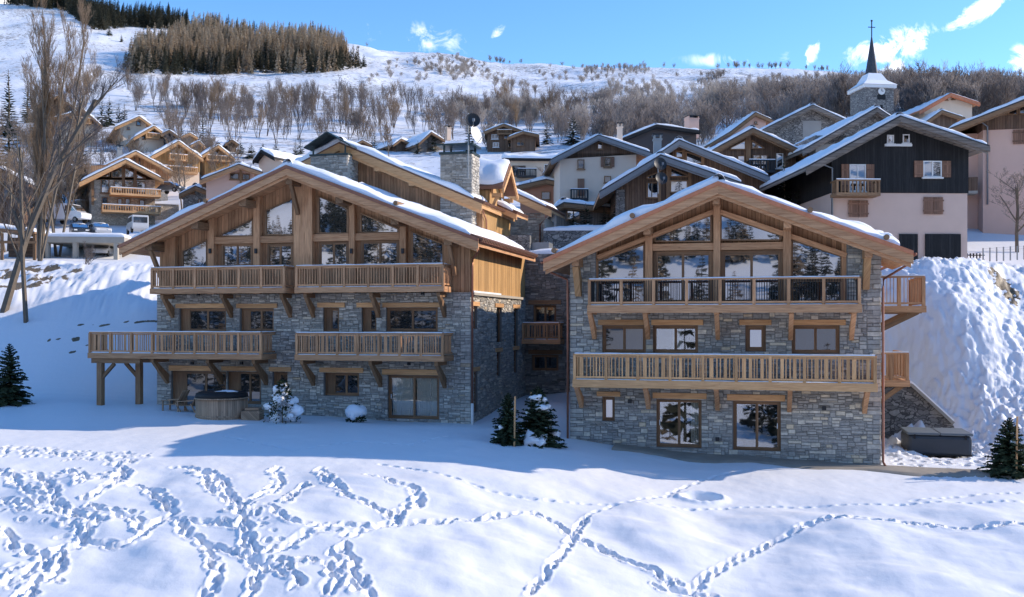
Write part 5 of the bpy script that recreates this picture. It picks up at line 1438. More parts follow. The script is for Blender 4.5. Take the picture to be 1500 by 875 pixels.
house('brown barn roof at the picture edge behind bare shrubs', -30, 30, 88, -10, 330, 10, (0, 246), (-40, 262), (42, 268), ov=.8, bands=(('boards_brown', None),), snow=.25, wins=[(5, 275, 14, 290, 'w')])
# parking deck with cars under and on it
Fk = Frame(62, 80, -6); zk = Fk.loc(140, 378)[1]
pk = thing('parking_deck', 'concrete parking deck on square columns with open bays below', 'car park', (*Fk.O, zk), -Fk.r)
a, b, z0, z1 = Fk.rect(64, 347, 182, 355.5); m = MB(); m.box(a, b, 0, 9, z0, z1); m.build('slab', 'concrete', pk)
m = MB(); m.box(a, b, 8.7, 8.99, zk - 2, z0 - .002); m.build('rear_wall', 'plaster_grey', pk)
for x0, x1 in ((53, 64), (66, 70), (106, 112), (166, 172)):
    a, b, q0, q1 = Fk.rect(x0, 356, x1, 380); m = MB(); m.box(a, b, .05, .6, zk - 1.5, z0 - .003 if x0 > 60 else z1 + .3); m.build('column', 'concrete', pk)
a, b, q0, q1 = Fk.rect(64, 345, 182, 347); m = MB(); snow_sheet(m, (a, .1, z1), (a, 5, z1), (b, 5, z1), (b, .1, z1), .3, 10, 14, 77); m.build('snow', 'snow', pk, True)
Fs = Frame(0, 78, -6); sh = thing('timber_shed', 'open timber shed with snowy roof beside the parking deck', 'shed', (*Fs.O, Fs.loc(30, 378)[1]), -Fs.r)
a, b, q0, q1 = Fs.rect(-10, 330, 54, 340); m = MB(); m.prism([(a, q0 + .3), (b, q0), (b, q0 - .15), (a, q0 + .15)], -.5, 5, False); m.build('roof', 'wood_brown', sh)
m = MB(); snow_sheet(m, (a, -.4, q0 + .3), (a, 5, q0 + .3), (b, 5, q0), (b, -.4, q0), .3, 12, 8, 5); m.build('roof_snow', 'snow', sh, True)
for x in (2, 28, 50): s, z = Fs.loc(x, 345); m = MB(); m.box(s - .1, s + .1, 0, .2, Fs.loc(x, 380)[1] - .5, q0 - .1); m.build('post', 'wood_brown', sh)
m = MB(); m.box(a, b, 3, 3.1, Fs.loc(30, 380)[1] - .6, q0 - .2); m.build('rear_wall', 'boards_brown', sh)
m = MB(); m.box(a, b, -.05, .0, Fs.loc(30, 357)[1], Fs.loc(30, 353)[1]); m.build('rail', 'wood_brown', sh)


def car(label, px, py, Y, rz, col, kind):
    X = (px - CX) / FOC * Y; z = (HOR - py) / FOC * Y
    o = thing('parked_car' if kind != 'van' else 'parked_van', label, 'car' if kind != 'van' else 'van', (X, Y, z), rz); o.scale = (.74, .74, .74)
    if kind == 'van': prof = [(-2.6, .45), (2.5, .45), (2.62, .8), (2.55, 1.15), (1.75, 1.4), (1.0, 2.25), (.6, 2.38), (-2.4, 2.38), (-2.62, 2.2), (-2.65, .7)]; w = 1.95; wx = 1.65; gl = [(1.66, 1.42), (1.02, 2.12), (.2, 2.12), (.2, 1.42)]; ws = ((1.82, 1.42), (1.08, 2.18))
    elif kind == 'box': prof = [(-2.2, .45), (2.1, .45), (2.2, .8), (2.1, 1.15), (1.5, 1.25), (1.0, 1.95), (.7, 2.05), (-2.0, 2.05), (-2.2, 1.9), (-2.25, .7)]; w = 1.8; wx = 1.4; gl = [(1.3, 1.3), (.9, 1.85), (-1.9, 1.85), (-1.9, 1.3)]; ws = ((1.55, 1.27), (1.06, 1.88))
    else: prof = [(-2.0, .35), (1.95, .35), (2.1, .6), (2.0, .85), (1.1, 1.0), (.45, 1.48), (.2, 1.53), (-1.3, 1.5), (-1.95, 1.0), (-2.1, .7)]; w = 1.75; wx = 1.3; gl = [(.85, 1.02), (.35, 1.42), (-1.2, 1.4), (-1.65, 1.02)]; ws = ((1.12, 1.02), (.5, 1.46))
    m = MB(); m.prism([(x, z + q) for x, q in prof], -w / 2, w / 2); m.build('body', col, o, bevel=.06)
    m = MB()
    for s in (-1, 1): y0, y1 = sorted((s * (w / 2 + .002), s * (w / 2 + .012))); m.prism([(x, z + q) for x, q in gl], y0, y1)
    m.beam((ws[0][0] + .02, 0, z + ws[0][1] + .03), (ws[1][0] + .02, 0, z + ws[1][1]), w * .88, .03); m.build('window', 'glass_dark', o)
    if kind == 'box': m = MB(); m.box(-2.262, -2.24, -.75, .75, z + 1.15, z + 1.8); m.build('rear_window', 'glass_dark', o)
    for x in (-wx, wx):
        for s in (-1, 1):
            m = MB(); m.tube([(x, s * (w / 2 - .2), z + .34), (x, s * (w / 2 + .03), z + .34)], .34, 14); wh = m.build('wheel', 'rubber', o)
            m = MB(); m.tube([(x, s * (w / 2 + .031), z + .34), (x, s * (w / 2 + .04), z + .34)], .2, 10); m.build('rim', 'metal_grey', wh)
    for s in (-.6, .6): m = MB(); m.box(prof[2][0] - .12, prof[2][0] + .015, s - .17, s + .17, z + prof[2][1] + .02, z + prof[2][1] + .16); m.build('headlight', 'white_paint', o)
    if kind != 'van': m = MB(); m.blob((-.4, 0, z + prof[6][1] + .02), 1.0, .75, .1, 3, .1); m.build('snow', 'snow', o, True)
    return o


car('white panel van parked beside the terrace wall', 101, 327, 92, R(-15), 'car_white', 'van')
car('dark car under snow parked between the van and a pale car', 116, 348, 84, R(-60), 'car_dark', 'car')
car('pale silver car with snowy roof parked on the deck', 146, 347, 84.5, R(-55), 'car_silver', 'car')
car('pale boxy minibus parked at the end of the deck', 201, 343, 86, R(120), 'car_silver', 'box')
car('white car standing in the bay below the parking deck', 151, 377, 84, R(-80), 'car_white', 'car')
car('dark car under a snow cover above the terrace wall', 250, 283, 104, R(-20), 'car_dark', 'car')

# ------------------------------------------------------------ church tower
Ft = Frame(1267, 118, -8); zt0 = Ft.loc(1288, 170)[1]
ch = thing('church_tower', 'stone church tower with white clock, flared snowy roof and slender dark spire', 'church', (*Ft.O, zt0), -Ft.r)
sw = Ft.loc(1309, 140)[0]; ze = Ft.loc(1288, 129)[1]; c = sw / 2
m = MB(); m.box(0, sw, 0, sw, zt0 - 6, ze); m.build('tower', 'rubble', ch)
m = MB(); m.box(-.26, sw + .26, -.26, sw + .26, ze + .003, ze + .38); m.build('cornice', 'white_paint', ch)
zr, zs = Ft.loc(1285, 110, c)[1], Ft.loc(1285, 51, c)[1]
def sq(h, z): return [(c - h, c - h, z), (c + h, c - h, z), (c + h, c + h, z), (c - h, c + h, z)]
m = MB(); P = [sq(sw / 2 + .34, ze + .383), sq(1.3, ze + .383 + (zr - ze - .38) * .42), sq(.8, zr)]
m.grid([r + r[:1] for r in P]); m.build('flared_roof', 'snow', ch)
m = MB(); k = 8; rows = []
for h, z in ((.8, zr - .1), (.68, zr + .5), (.03, zs)): rows.append([(c + h * math.cos(2 * math.pi * i / k + .39), c + h * math.sin(2 * math.pi * i / k + .39), z) for i in range(k + 1)])
m.grid(rows); m.build('spire', 'slate', ch)
zc = Ft.loc(1285, 31, c)[1]; m = MB(); m.box(c - .05, c + .05, c - .05, c + .05, zs - .3, zc); m.box(c - .45, c + .45, c - .04, c + .04, zs + (zc - zs) * .5, zs + (zc - zs) * .5 + .08); m.blob((c, c, zc), .16, .1, .12, 1, 0, 8, 6); m.build('cross', 'metal_dark', ch)
x, z = Ft.loc(1291, 134); m = MB(); m.tube([(x, -.02, z), (x, -.1, z)], .42, 20); ck = m.build('clock_face', 'white_paint', ch)
m = MB(); m.box(x - .03, x + .03, -.14, -.11, z, z + .3); m.box(x, x + .22, -.14, -.11, z - .03, z + .03); m.build('clock_hand', 'black', ck)
a, b, z0, z1 = Ft.rect(1285, 137, 1297, 146); m = MB(); m.prism([(a, z0), (b, z0), (b, z1 - .2), ((a + b) / 2, z1 + .15), (a, z1 - .2)], -.04, -.003); m.build('louvre', 'black', ch)
a, b, z0, z1 = Ft.rect(1289, 154, 1293, 160); m = MB(); m.box(a, b, -.04, -.003, z0, z1); m.build('louvre', 'black', ch)

# ------------------------------------------------------------ gondola lift on the ridge
YG = 430
def gp(px, py, Y=YG): return tuple(at_(px, py, Y))
def at_(px, py, Y): q = ray(px, py); return Vector((q[0] * Y, Y, q[2] * Y))
b0 = at_(1392, 128, YG); py_ = thing('cable_pylon', 'steel lift pylon with crossarm on the wooded ridge', 'pylon', tuple(b0))
m = MB(); tp = at_(1393, 107, YG); m.tube([(0, 0, b0.z - 2), (0, 0, tp.z)], .5, 8, r1=.35); m.build('mast', 'metal_dark', py_)
m = MB(); m.box(-1.7, 1.7, -.3, .3, tp.z, tp.z + .35); m.box(-2.3, -1.0, -.3, .3, tp.z + .5, tp.z + .9); m.box(1.0, 2.3, -.3, .3, tp.z + .5, tp.z + .9); m.box(-1.7, -1.5, -.1, .1, tp.z + .351, tp.z + .5); m.box(1.5, 1.7, -.1, .1, tp.z + .351, tp.z + .5); m.build('crossarm', 'metal_dark', py_)
for lab, off in (('thin steel lift cable running over the ridge pylon, upper strand', 1.0), ('thin steel lift cable running over the ridge pylon, lower strand', .3)):
    P = [Vector((at_(1230, 116, 560).x, 560, at_(1230, 116, 560).z + off)), Vector((tp.x + (off - .6) * 3, YG, tp.z + .7 + off * .3)), Vector((at_(1700, 104, 300).x, 300, at_(1700, 104, 300).z + off))]
    m = MB()
    for A, B in zip(P, P[1:]): m.tube([A.lerp(B, i / 10) - Vector((0, 0, 1.2 * math.sin(math.pi * i / 10))) for i in range(11)], .035, 4)
    tag(m.build('lift_cable', 'metal_dark'), lab, 'cable', 'lift cables')
for px, py, lab in ((1397.5, 115, 'dark blue gondola cabin hanging close to the lift pylon'), (1466, 118, 'dark blue gondola cabin hanging alone over the ridge wood')):
    Yc = YG - 3 if px < 1400 else 385
    p = at_(px, py, Yc); g = thing('gondola', lab, 'gondola', (p.x, p.y, p.z - 1.2), R(20), 'gondolas on the lift')
    m = MB(); m.blob((0, 0, p.z), 1.0, 1.0, 1.15, 2, .02, 14, 9); m.build('cabin', 'gondola_blue', g, True)
    m = MB(); m.box(-.9, .9, -1.02, -.9, p.z - .1, p.z + .55); m.build('window', 'glass_dark', g)
    m = MB(); m.tube([(0, 0, p.z + 1.05), (.25, 0, p.z + 1.9), (0, 0, p.z + 3.0)], .09, 6); m.build('hanger', 'metal_dark', g)

# ------------------------------------------------------------ dishes and masts
def dish(label, F, x, yt, yb, d, items):
    s, z0 = F.loc(x, yb, d); z1 = F.loc(x, yt, d)[1]; X, Y = F.world(s, d)
    o = thing('satellite_mast', label, 'antenna', (X, Y, z0), -F.r)
    m = MB(); m.tube([(0, 0, z0), (0, 0, z1)], .04, 8); m.build('mast', 'metal_grey', o)
    for py, ox, r, yaw, col in items:
        z = F.loc(x, py, d)[1]; m = MB(); rows = []
        ax = Vector((math.sin(yaw), -math.cos(yaw), .25)).normalized(); u = ax.cross(Vector((0, 0, 1))).normalized(); v = u.cross(ax)
        for i in range(6):
            q = i / 5; rows.append([Vector((ox, -.1, z)) + (u * math.cos(2 * math.pi * j / 20) + v * math.sin(2 * math.pi * j / 20)) * (r * q) + ax * (.22 * r * q * q) for j in range(21)])
        m.grid(rows); dd = m.build('dish', col, o, True)
        m = MB(); m.tube([Vector((ox, -.1, z)) - v * r, Vector((ox, -.1, z)) + ax * r * 1.1 - v * r * .35], .02, 5); m.box(ox + ax.x * r * 1.1 - .06, ox + ax.x * r * 1.1 + .06, -.1 + ax.y * r * 1.1 - .06, -.1 + ax.y * r * 1.1 + .06, z - v.z * r * .35 + ax.z * r - .08, z - v.z * r * .35 + ax.z * r + .08); m.build('receiver', 'metal_grey', dd)
    return o


dish('tall antenna mast with two satellite dishes on the stone chimney', FA, 686, 166, 262, D2 - 1.3, [(178, .28, .42, .4, 'metal_dark'), (199, .42, .52, 1.25, 'white_paint')])
Fd = Frame(905, 64, 2)
dish('antenna mast with two dark dishes before the weathered timber gable', Fd, 964, 232, 284, -2.0, [(241, .1, .42, .3, 'metal_dark'), (262, .18, .4, .3, 'metal_dark')])

# ------------------------------------------------------------ things in the yard
# round wooden hot tub with cover, steps and two folded deckchairs
x, y, z = hit(326, 614)
zt = -4.6
Ct = FA.world(FA.loc(325, 590, -2.9)[0], -2.9); zt = gz_at(*Ct) - .15
ht = thing('wooden_hot_tub', 'round wooden hot tub of upright staves with dark cover beside stone wall', 'hot tub', (*Ct, zt), 0)
m = MB(); m.lathe([(1.18, zt), (1.2, zt + .1), (1.2, zt + 1.02), (1.1, zt + 1.02)], 0, 0, 48); m.build('tub', 'tub_wood', ht, True)
m = MB(); m.lathe([(1.215, zt + .2), (1.222, zt + .22), (1.222, zt + .27), (1.215, zt + .29)], 0, 0, 48); m.lathe([(1.22, zt + 1.03), (1.26, zt + 1.04), (1.26, zt + 1.09), (1.2, zt + 1.1)], 0, 0, 48); m.build('rim', 'tub_wood', ht, True)
m = MB(); m.lathe([(1.2, zt + 1.11), (1.22, zt + 1.14), (1.18, zt + 1.3), (1.0, zt + 1.36), (.02, zt + 1.42)], 0, 0, 40); m.build('cover', 'black', ht, True)
m = MB(); m.blob((.3, -.2, zt + 1.36), .6, .45, .07, 4, .3); m.build('snow', 'snow', ht, True)
m = MB(); m.box(1.15, 2.0, -.9, .0, zt + .05, zt + .5); m.box(1.25, 1.9, -.6, .0, zt + .503, zt + .62); m.build('step', 'tub_wood', ht)
for i, px in enumerate((257, 279)):
    s, zz = FA.loc(px, 604, -2.0); X, Y = FA.world(s, -2.0); zg = gz_at(X, Y)
    l = thing('deckchair', ['grey slatted wooden deckchair by the wall, farther from the hot tub', 'grey slatted wooden deckchair leaning back right beside the hot tub'][i], 'deckchair', (X, Y, zg), -FA.r, 'deckchairs by the hot tub')
    a = MB(); b = MB()
    for k in range(7): a.beam((-.62 + k * .035, -.3 + 0, zg + .25), (-.62 + k * .035, -.3, zg + .25), .01, .01)
    for k in range(6):
        v = -.27 + k * .108; a.beam((.25, v, zg + .38), (.62, v, zg + 1.02), .09, .025, up=(-.8, 0, .5)); b.beam((-.55, v, zg + .3), (.28, v, zg + .34), .09, .025)
    a.build('backrest', 'tub_wood', l); b.build('seat', 'tub_wood', l)
    for v in (-.3, .3):
        for (p, q) in (((-.5, v, zg - .1), (-.5, v, zg + .5)), ((.5, v, zg - .1), (.2, v, zg + .42))): m = MB(); m.beam(p, q, .06, .06); m.build('leg', 'tub_wood', l)
        m = MB(); m.beam((-.58, v, zg + .52), (.42, v, zg + .58), .1, .03); m.build('armrest', 'tub_wood', l)
# square hot tub with grey cover by the near chalet
X, Y, zg = hit(1388, 668); zg -= .05
hb = thing('square_hot_tub', 'dark grey square hot tub with rounded corners under a folding grey cover', 'hot tub', (X, Y + 1.25, zg), R(-14))
hb.scale = (1.1, 1.05, 1.08)
m = MB(); m.box(-1.2, 1.2, -1.15, 1.15, zg, zg + .84); bo = m.build('cabinet', 'tub_grey', hb, bevel=.14)
m = MB(); m.box(-1.23, -.005, -1.18, 1.18, zg + .845, zg + .95); m.box(.005, 1.23, -1.18, 1.18, zg + .845, zg + .95); m.build('cover', 'tub_cover', hb, bevel=.04)
m = MB(); m.box(-1.205, 1.205, -1.155, 1.155, zg + .02, zg + .1); m.build('base', 'black', hb, bevel=.1)
for sx in (-.95, .95): m = MB(); m.box(sx - .03, sx + .03, -1.2, -1.152, zg + .7, zg + .88); m.build('strap', 'black', hb)
# terrace, path and retaining wall by the near chalet
tx = FB.world(SB * .42, -1.0)
m = MB(); P = []
for i in range(25):
    s = 2.0 + i * (SB + 4.6 - 2.0) / 24; row = []
    for j in range(8):
        d = -1.35 + 1.3 * j / 7 + (0.35 * math.sin(i * .9) * (1 - j / 7)); X_, Y_ = FB.world(s, d); row.append((X_, Y_, gz_at(X_, Y_) + .06 - .12 * (j == 0) + .05 * j / 7))
    P.append(row)
m.grid(P); te = m.build('paved_path', 'paving', None, True); te['kind'] = 'structure'
m = MB(); P = []
for i in range(13):
    row = []
    for j in range(12):
        X_, Y_ = FB.world(SB + .1 + i * 2.3 / 12, -.05 + j * .45); row.append((X_, Y_, gz_at(*FB.world(SB + 1.0, 1.2)) - .05 + .02 * math.sin(i * 2 + j)))
    P.append(row)
m.grid(P); t2 = m.build('side_terrace', 'paving', None, True); t2['kind'] = 'structure'
Fw = Frame(1290, 47.6, 14); zw = Fw.loc(1300, 622)[1]
rw = thing('retaining_wall', 'sloping rubble retaining wall with pale coping behind the square hot tub', 'wall', (*Fw.O, zw), -Fw.r)
pts = [Fw.loc(1286, 640), Fw.loc(1404, 640), Fw.loc(1396, 622), Fw.loc(1335, 566), Fw.loc(1286, 556)]
m = MB(); m.prism(pts, 0, .4); m.build('wall', 'rubble', rw)
m = MB()
for p, q in ((pts[2], pts[3]), (pts[3], pts[4])): m.beam((p[0], .15, p[1] + .07), (q[0], .15, q[1] + .07), .75, .13)
m.build('coping', 'concrete', rw)
m = MB()
for p, q in ((pts[2], pts[3]), (pts[3], pts[4])): m.beam((p[0], .25, p[1] + .19), (q[0], .25, q[1] + .19), .6, .11)
m.build('snow', 'snow', rw)
# table and stools on the near chalet's upper balcony
zf = FB.loc(1060, 447.5, -1.5)[1]
for s, lab in ((FB.loc(905, 440, -.7)[0], 'dark round balcony table with metal legs behind the black railing bars, nearer the gutter corner'), (FB.loc(1175, 440, -.7)[0], 'dark round balcony table with metal legs behind the black bars below the end pane')):
    X, Y = FB.world(s, -.65); t_ = thing('balcony_table', lab, 'table', (X, Y, zf), -FB.r, 'tables on the upper balcony')
    m = MB(); m.lathe([(.38, zf + .7), (.4, zf + .72), (.38, zf + .74)], 0, 0, 20); m.build('table_top', 'metal_dark', t_)
    for a in range(3): m = MB(); m.tube([(.05 * math.cos(a * 2.09), .05 * math.sin(a * 2.09), zf + .7), (.3 * math.cos(a * 2.09), .3 * math.sin(a * 2.09), zf)], .02, 6); m.build('leg', 'metal_dark', t_)
# snowy picket fence by the black house
xf, yf, zf = at_(1408, 384, 62)
fn = thing('picket_fence', 'short dark picket fence in the snow beside the garage of the black house', 'fence', (xf, yf, zf), 0)
m = MB(); m.box(-.3, 1.5, .06, .1, zf + .1, zf + .16); m.box(-.3, 1.5, .06, .1, zf + .4, zf + .46)
for i in range(9): m.box(-.25 + i * .2, -.18 + i * .2, 0, .05, zf - .4, zf + .55)
m.build('pickets', 'boards_dark', fn)
fz = thing('wire_fence', 'snow dusted wire fence on posts in front of the pink house', 'fence', tuple(at_(1440, 372, 60)), 0)
for i in range(7): p = at_(1440 + i * 10, 372 - i * .6, 60); m = MB(); m.box(p.x - fz.location.x - .03, p.x - fz.location.x + .03, -.03, .03, p.z - .5, p.z + .35); m.build('post', 'plaster_grey', fz)
m = MB(); p, q = at_(1440, 372, 60), at_(1500, 368, 60)
for h in (.15, .3): m.beam((0, 0, p.z + h), (q.x - p.x, 0, q.z + h), .008, .008)
m.build('wire', 'metal_grey', fz)

# ------------------------------------------------------------ trees
def conifer(h, r, seed, near=False):
    """returns trunk, crown (needled boughs) and snow meshes as MB, base at z = 0"""
    q = random.Random(seed); tr, cr, sn = MB(), MB(), MB()
    tr.tube([(0, 0, -.3), (q.uniform(-.02, .02) * h, 0, h * .5), (0, 0, h * .985)], h * .022, 6, r1=h * .003)
    n = int(26 if near else 14 * min(3.2, max(1, h / 6)))
    for i in range(n):
        t = i / (n - 1); z = h * (.05 + .9 * t); L = r * (1 - t) ** .85 * q.uniform(.85, 1.1) + .03 * h
        k = int((13 if near else 8) * (1 - t * .55)); a0 = q.uniform(0, 6.28)
        for j in range(k):
            a = a0 + 6.283 * j / k + q.uniform(-.25, .25); l = L * q.uniform(.65, 1.12); dr = q.uniform(.1, .42) * (1 - t * .8)
            up = q.uniform(-.05, .15) + .5 * t
            c, s = math.cos(a), math.sin(a); w = l * q.uniform(.16, .24); m_ = 3 if near else 2
            pts = [Vector((c * l * f, s * l * f, z + l * (up * f - dr * f * f))) for f in ([0, .35, .7, 1] if near else [0, .55, 1])]
            ws = [.25, 1, .75, .06] if near else [.3, 1, .08]
            tone = q.random()
            for b in range(len(pts) - 1):
                p0, p1 = pts[b], pts[b + 1]; e0 = Vector((-s, c, 0)) * w * ws[b]; e1 = Vector((-s, c, 0)) * w * ws[b + 1]
                dz0, dz1 = Vector((0, 0, -.35 * w * ws[b])), Vector((0, 0, -.35 * w * ws[b + 1]))
                for sg in (-1, 1):
                    m0 = len(cr.v); cr.v += [tuple(p0), tuple(p1), tuple(p1 + e1 * sg + dz1), tuple(p0 + e0 * sg + dz0)]
                    cr.face([m0, m0 + 1, m0 + 2, m0 + 3], tone, [(0, 0)] * 4)
                if near:
                    for g in range(9):                     # needle sprays hanging off the bough
                        f = q.random(); pb = p0.lerp(p1, f); sg = q.choice((-1, 1)); ln = w * q.uniform(.5, 1.3)
                        d = Vector((c * .6 - s * sg, s * .6 + c * sg, q.uniform(-.55, .2))).normalized() * ln; o = Vector((0, 0, .022 * h ** .5)) * q.uniform(.6, 1.6)
                        m0 = len(cr.v); cr.v += [tuple(pb - o), tuple(pb + o), tuple(pb + d)]; cr.face([m0, m0 + 1, m0 + 2], tone, [(0, 0)] * 3)
    return tr, cr, sn


def bare_tree(h, seed, spread=.55, lv=5, tw=.018, stems=1, upright=.35, thick=.022, dens=1.0, low=.3, bl=1.0, ln=1.0):
    q = random.Random(seed); tr, cr = MB(), MB()
    def grow(p, d, L, r, l):
        k = 3 if l < 2 else 2; pts = [p]; dd = Vector(d)
        for i in range(k):
            dd = (dd + Vector((q.uniform(-.14, .14), q.uniform(-.14, .14), q.uniform(-.03, .12) * upright * 2))).normalized(); pts.append(pts[-1] + dd * (L / k))
        if r > tw * 1.5: (tr if l < 2 else cr).tube(pts, r, 5 if l < 2 else 3, q.random(), False, r * .6)
        else:
            for a, b in zip(pts, pts[1:]):
                s = dd.cross(Vector((q.uniform(-1, 1), q.uniform(-1, 1), q.uniform(-1, 1)))).normalized() * max(r, tw * .5); m0 = len(cr.v)
                cr.v += [tuple(a - s), tuple(a + s), tuple(b + s * .5), tuple(b - s * .5)]; cr.face([m0, m0 + 1, m0 + 2, m0 + 3], q.random(), [(0, 0)] * 4)
        if l >= lv: return
        n = {0: 7, 1: 5, 2: 4, 3: 4}.get(l, 3); n = max(2, int(n * dens + q.random() * .7))
        for i in range(n):
            f = (low if l == 0 else .2) + (1 - (low if l == 0 else .2)) * (i + q.random()) / n; x = f * k; j = min(k - 1, int(x)); b = pts[j].lerp(pts[j + 1], x - j)
            a = q.uniform(0, 6.283); o = Vector((math.cos(a), math.sin(a), 0)); nd = (dd * (1 - spread) + o * spread * q.uniform(.6, 1.3) + Vector((0, 0, upright * .6))).normalized()
            grow(b, nd, L * q.uniform(.38, .62) * (bl * (1.15 - .5 * f) if l == 0 else 1), max(tw * .45, r * (1 - .55 * f) * .55), l + 1)
    for s in range(stems):
        a = q.uniform(0, 6.283); lean = .0 if stems == 1 else ln * q.uniform(.05, .3)
        grow(Vector((math.cos(a) * .15 * (stems > 1), math.sin(a) * .15 * (stems > 1), -.4)), Vector((math.cos(a) * lean, math.sin(a) * lean, 1)).normalized(), h * q.uniform(.62, .8), h * thick, 0)
    return tr, cr


def tree_obj(name, label, cat, loc, tr, cr, bark, leaf, group=None, rz=0, parts=True):
    o = thing(name, label, cat, loc, rz, group)
    for mb, nm, mt in ((tr, 'trunk', bark), (cr, 'crown', leaf)):
        mb2 = MB(); mb2.v = [(a, b, c + loc[2]) for a, b, c in mb.v]; mb2.f = mb.f; mb2.t = mb.t; mb2.uv = mb.uv
        if mb2.f: mb2.build(nm, mt, o)
    return o


def snow_pats(o, h, r, seed, n, sc=1.0):
    q = random.Random(seed); m = MB()
    for i in range(n):
        t = q.uniform(.05, .92); a = q.uniform(0, 6.283); rr = r * (1 - t) * q.uniform(.45, .85)
        s = sc * (.26 - .16 * t) * q.uniform(.45, 1.5) * h / 2.4
        m.blob((rr * math.cos(a), rr * math.sin(a), o.location.z + h * (.04 + .9 * t) + .02), s * q.uniform(.7, 1.2), s * q.uniform(.6, 1.1), s * q.uniform(.4, .75), seed * 31 + i, .5, 10, 7)
    m.build('snow', 'snow', o, True)


def stake(o, dx, dy, h): m = MB(); m.tube([(dx, dy, o.location.z - .3), (dx + .04, dy, o.location.z + h)], .035, 7); m.build('stake', 'wood_gold', o)


# spruces and snowed shrubs near the chalets
def near_spruce(label, px, pb, pt, seed, rr, npat, sc=1.0, Y=None, stk=None, mt='needles'):
    X, Y_, z = hit(px, pb)
    if Y: Y_ = Y; X = (px - CX) / FOC * Y; z = (HOR - pb) / FOC * Y
    h = (pb - pt) / FOC * Y_; r = rr / FOC * Y_
    tr, cr, sn = conifer(h, r, seed, True)
    o = tree_obj('spruce', label, 'spruce', (X, Y_, z - .05), tr, cr, 'bark', mt, 'young spruces round the chalets')
    if npat: snow_pats(o, h, r, seed, npat, sc)
    if stk: stake(o, *stk)
    return o


near_spruce('young dark spruce standing in the shaded snow of the empty slope', 14, 592, 500, 1, 32, 0)
near_spruce('young staked spruce between the two chalets, thinner one on the larger chalet side', 744, 650, 572, 2, 27, 5, .7, stk=(.25, -.5, 2.0), Y=40.2)
near_spruce('young spruce with big snow pats between the two chalets, against the nearer chalet', 788, 655, 562, 3, 40, 14, 1.15, Y=40.8, stk=(-.3, .3, 2.3))
near_spruce('bushy young spruce in sunlight beside the square hot tub', 1479, 697, 608, 4, 40, 4, .5, stk=(.0, -.5, 2.4))
for lab, px, pb, pt, rr, n, sd in (('knee high shrub buried under one white snow cap by the curtained door', 522, 619, 592, 17, 9, 5), ('round evergreen shrub loaded with lumps of snow beside the wooden hot tub', 414, 620, 552, 31, 34, 6)):
    X, Y, z = hit(px, pb); h = (pb - pt) / FOC * Y; r = rr / FOC * Y
    o = thing('snowy_shrub', lab, 'shrub', (X, Y, z))
    m = MB(); q = random.Random(sd)
    for i in range(900):
        t = q.random() ** .7; a = q.uniform(0, 6.283); R_ = r * (1 - t * .8) * q.uniform(.4, 1.0); p = Vector((R_ * math.cos(a), R_ * math.sin(a), z + h * t * .9))
        d = Vector((q.uniform(-1, 1), q.uniform(-1, 1), q.uniform(-.6, .8))).normalized() * .16; s = d.cross(Vector((q.random(), q.random(), q.random()))).normalized() * .04
        k = len(m.v); m.v += [tuple(p - s), tuple(p + s), tuple(p + d)]; m.face([k, k + 1, k + 2], q.random(), [(0, 0)] * 3)
    m.build('foliage', 'needles', o)
    m = MB(); m.tube([(0, 0, z - .2), (0, 0, z + h * .8)], .03, 6); m.build('trunk', 'bark', o)
    if sd == 5:
        m = MB(); m.blob((.0, 0, z + h * .58), r * .95, r * .9, h * .38, 9, .13, 14, 10); m.blob((-.12, -.2, z + h * .4), r * .55, r * .5, h * .24, 3, .2); m.build('snow', 'snow', o, True)
    else: snow_pats(o, h, r, sd, 20, 1.75)

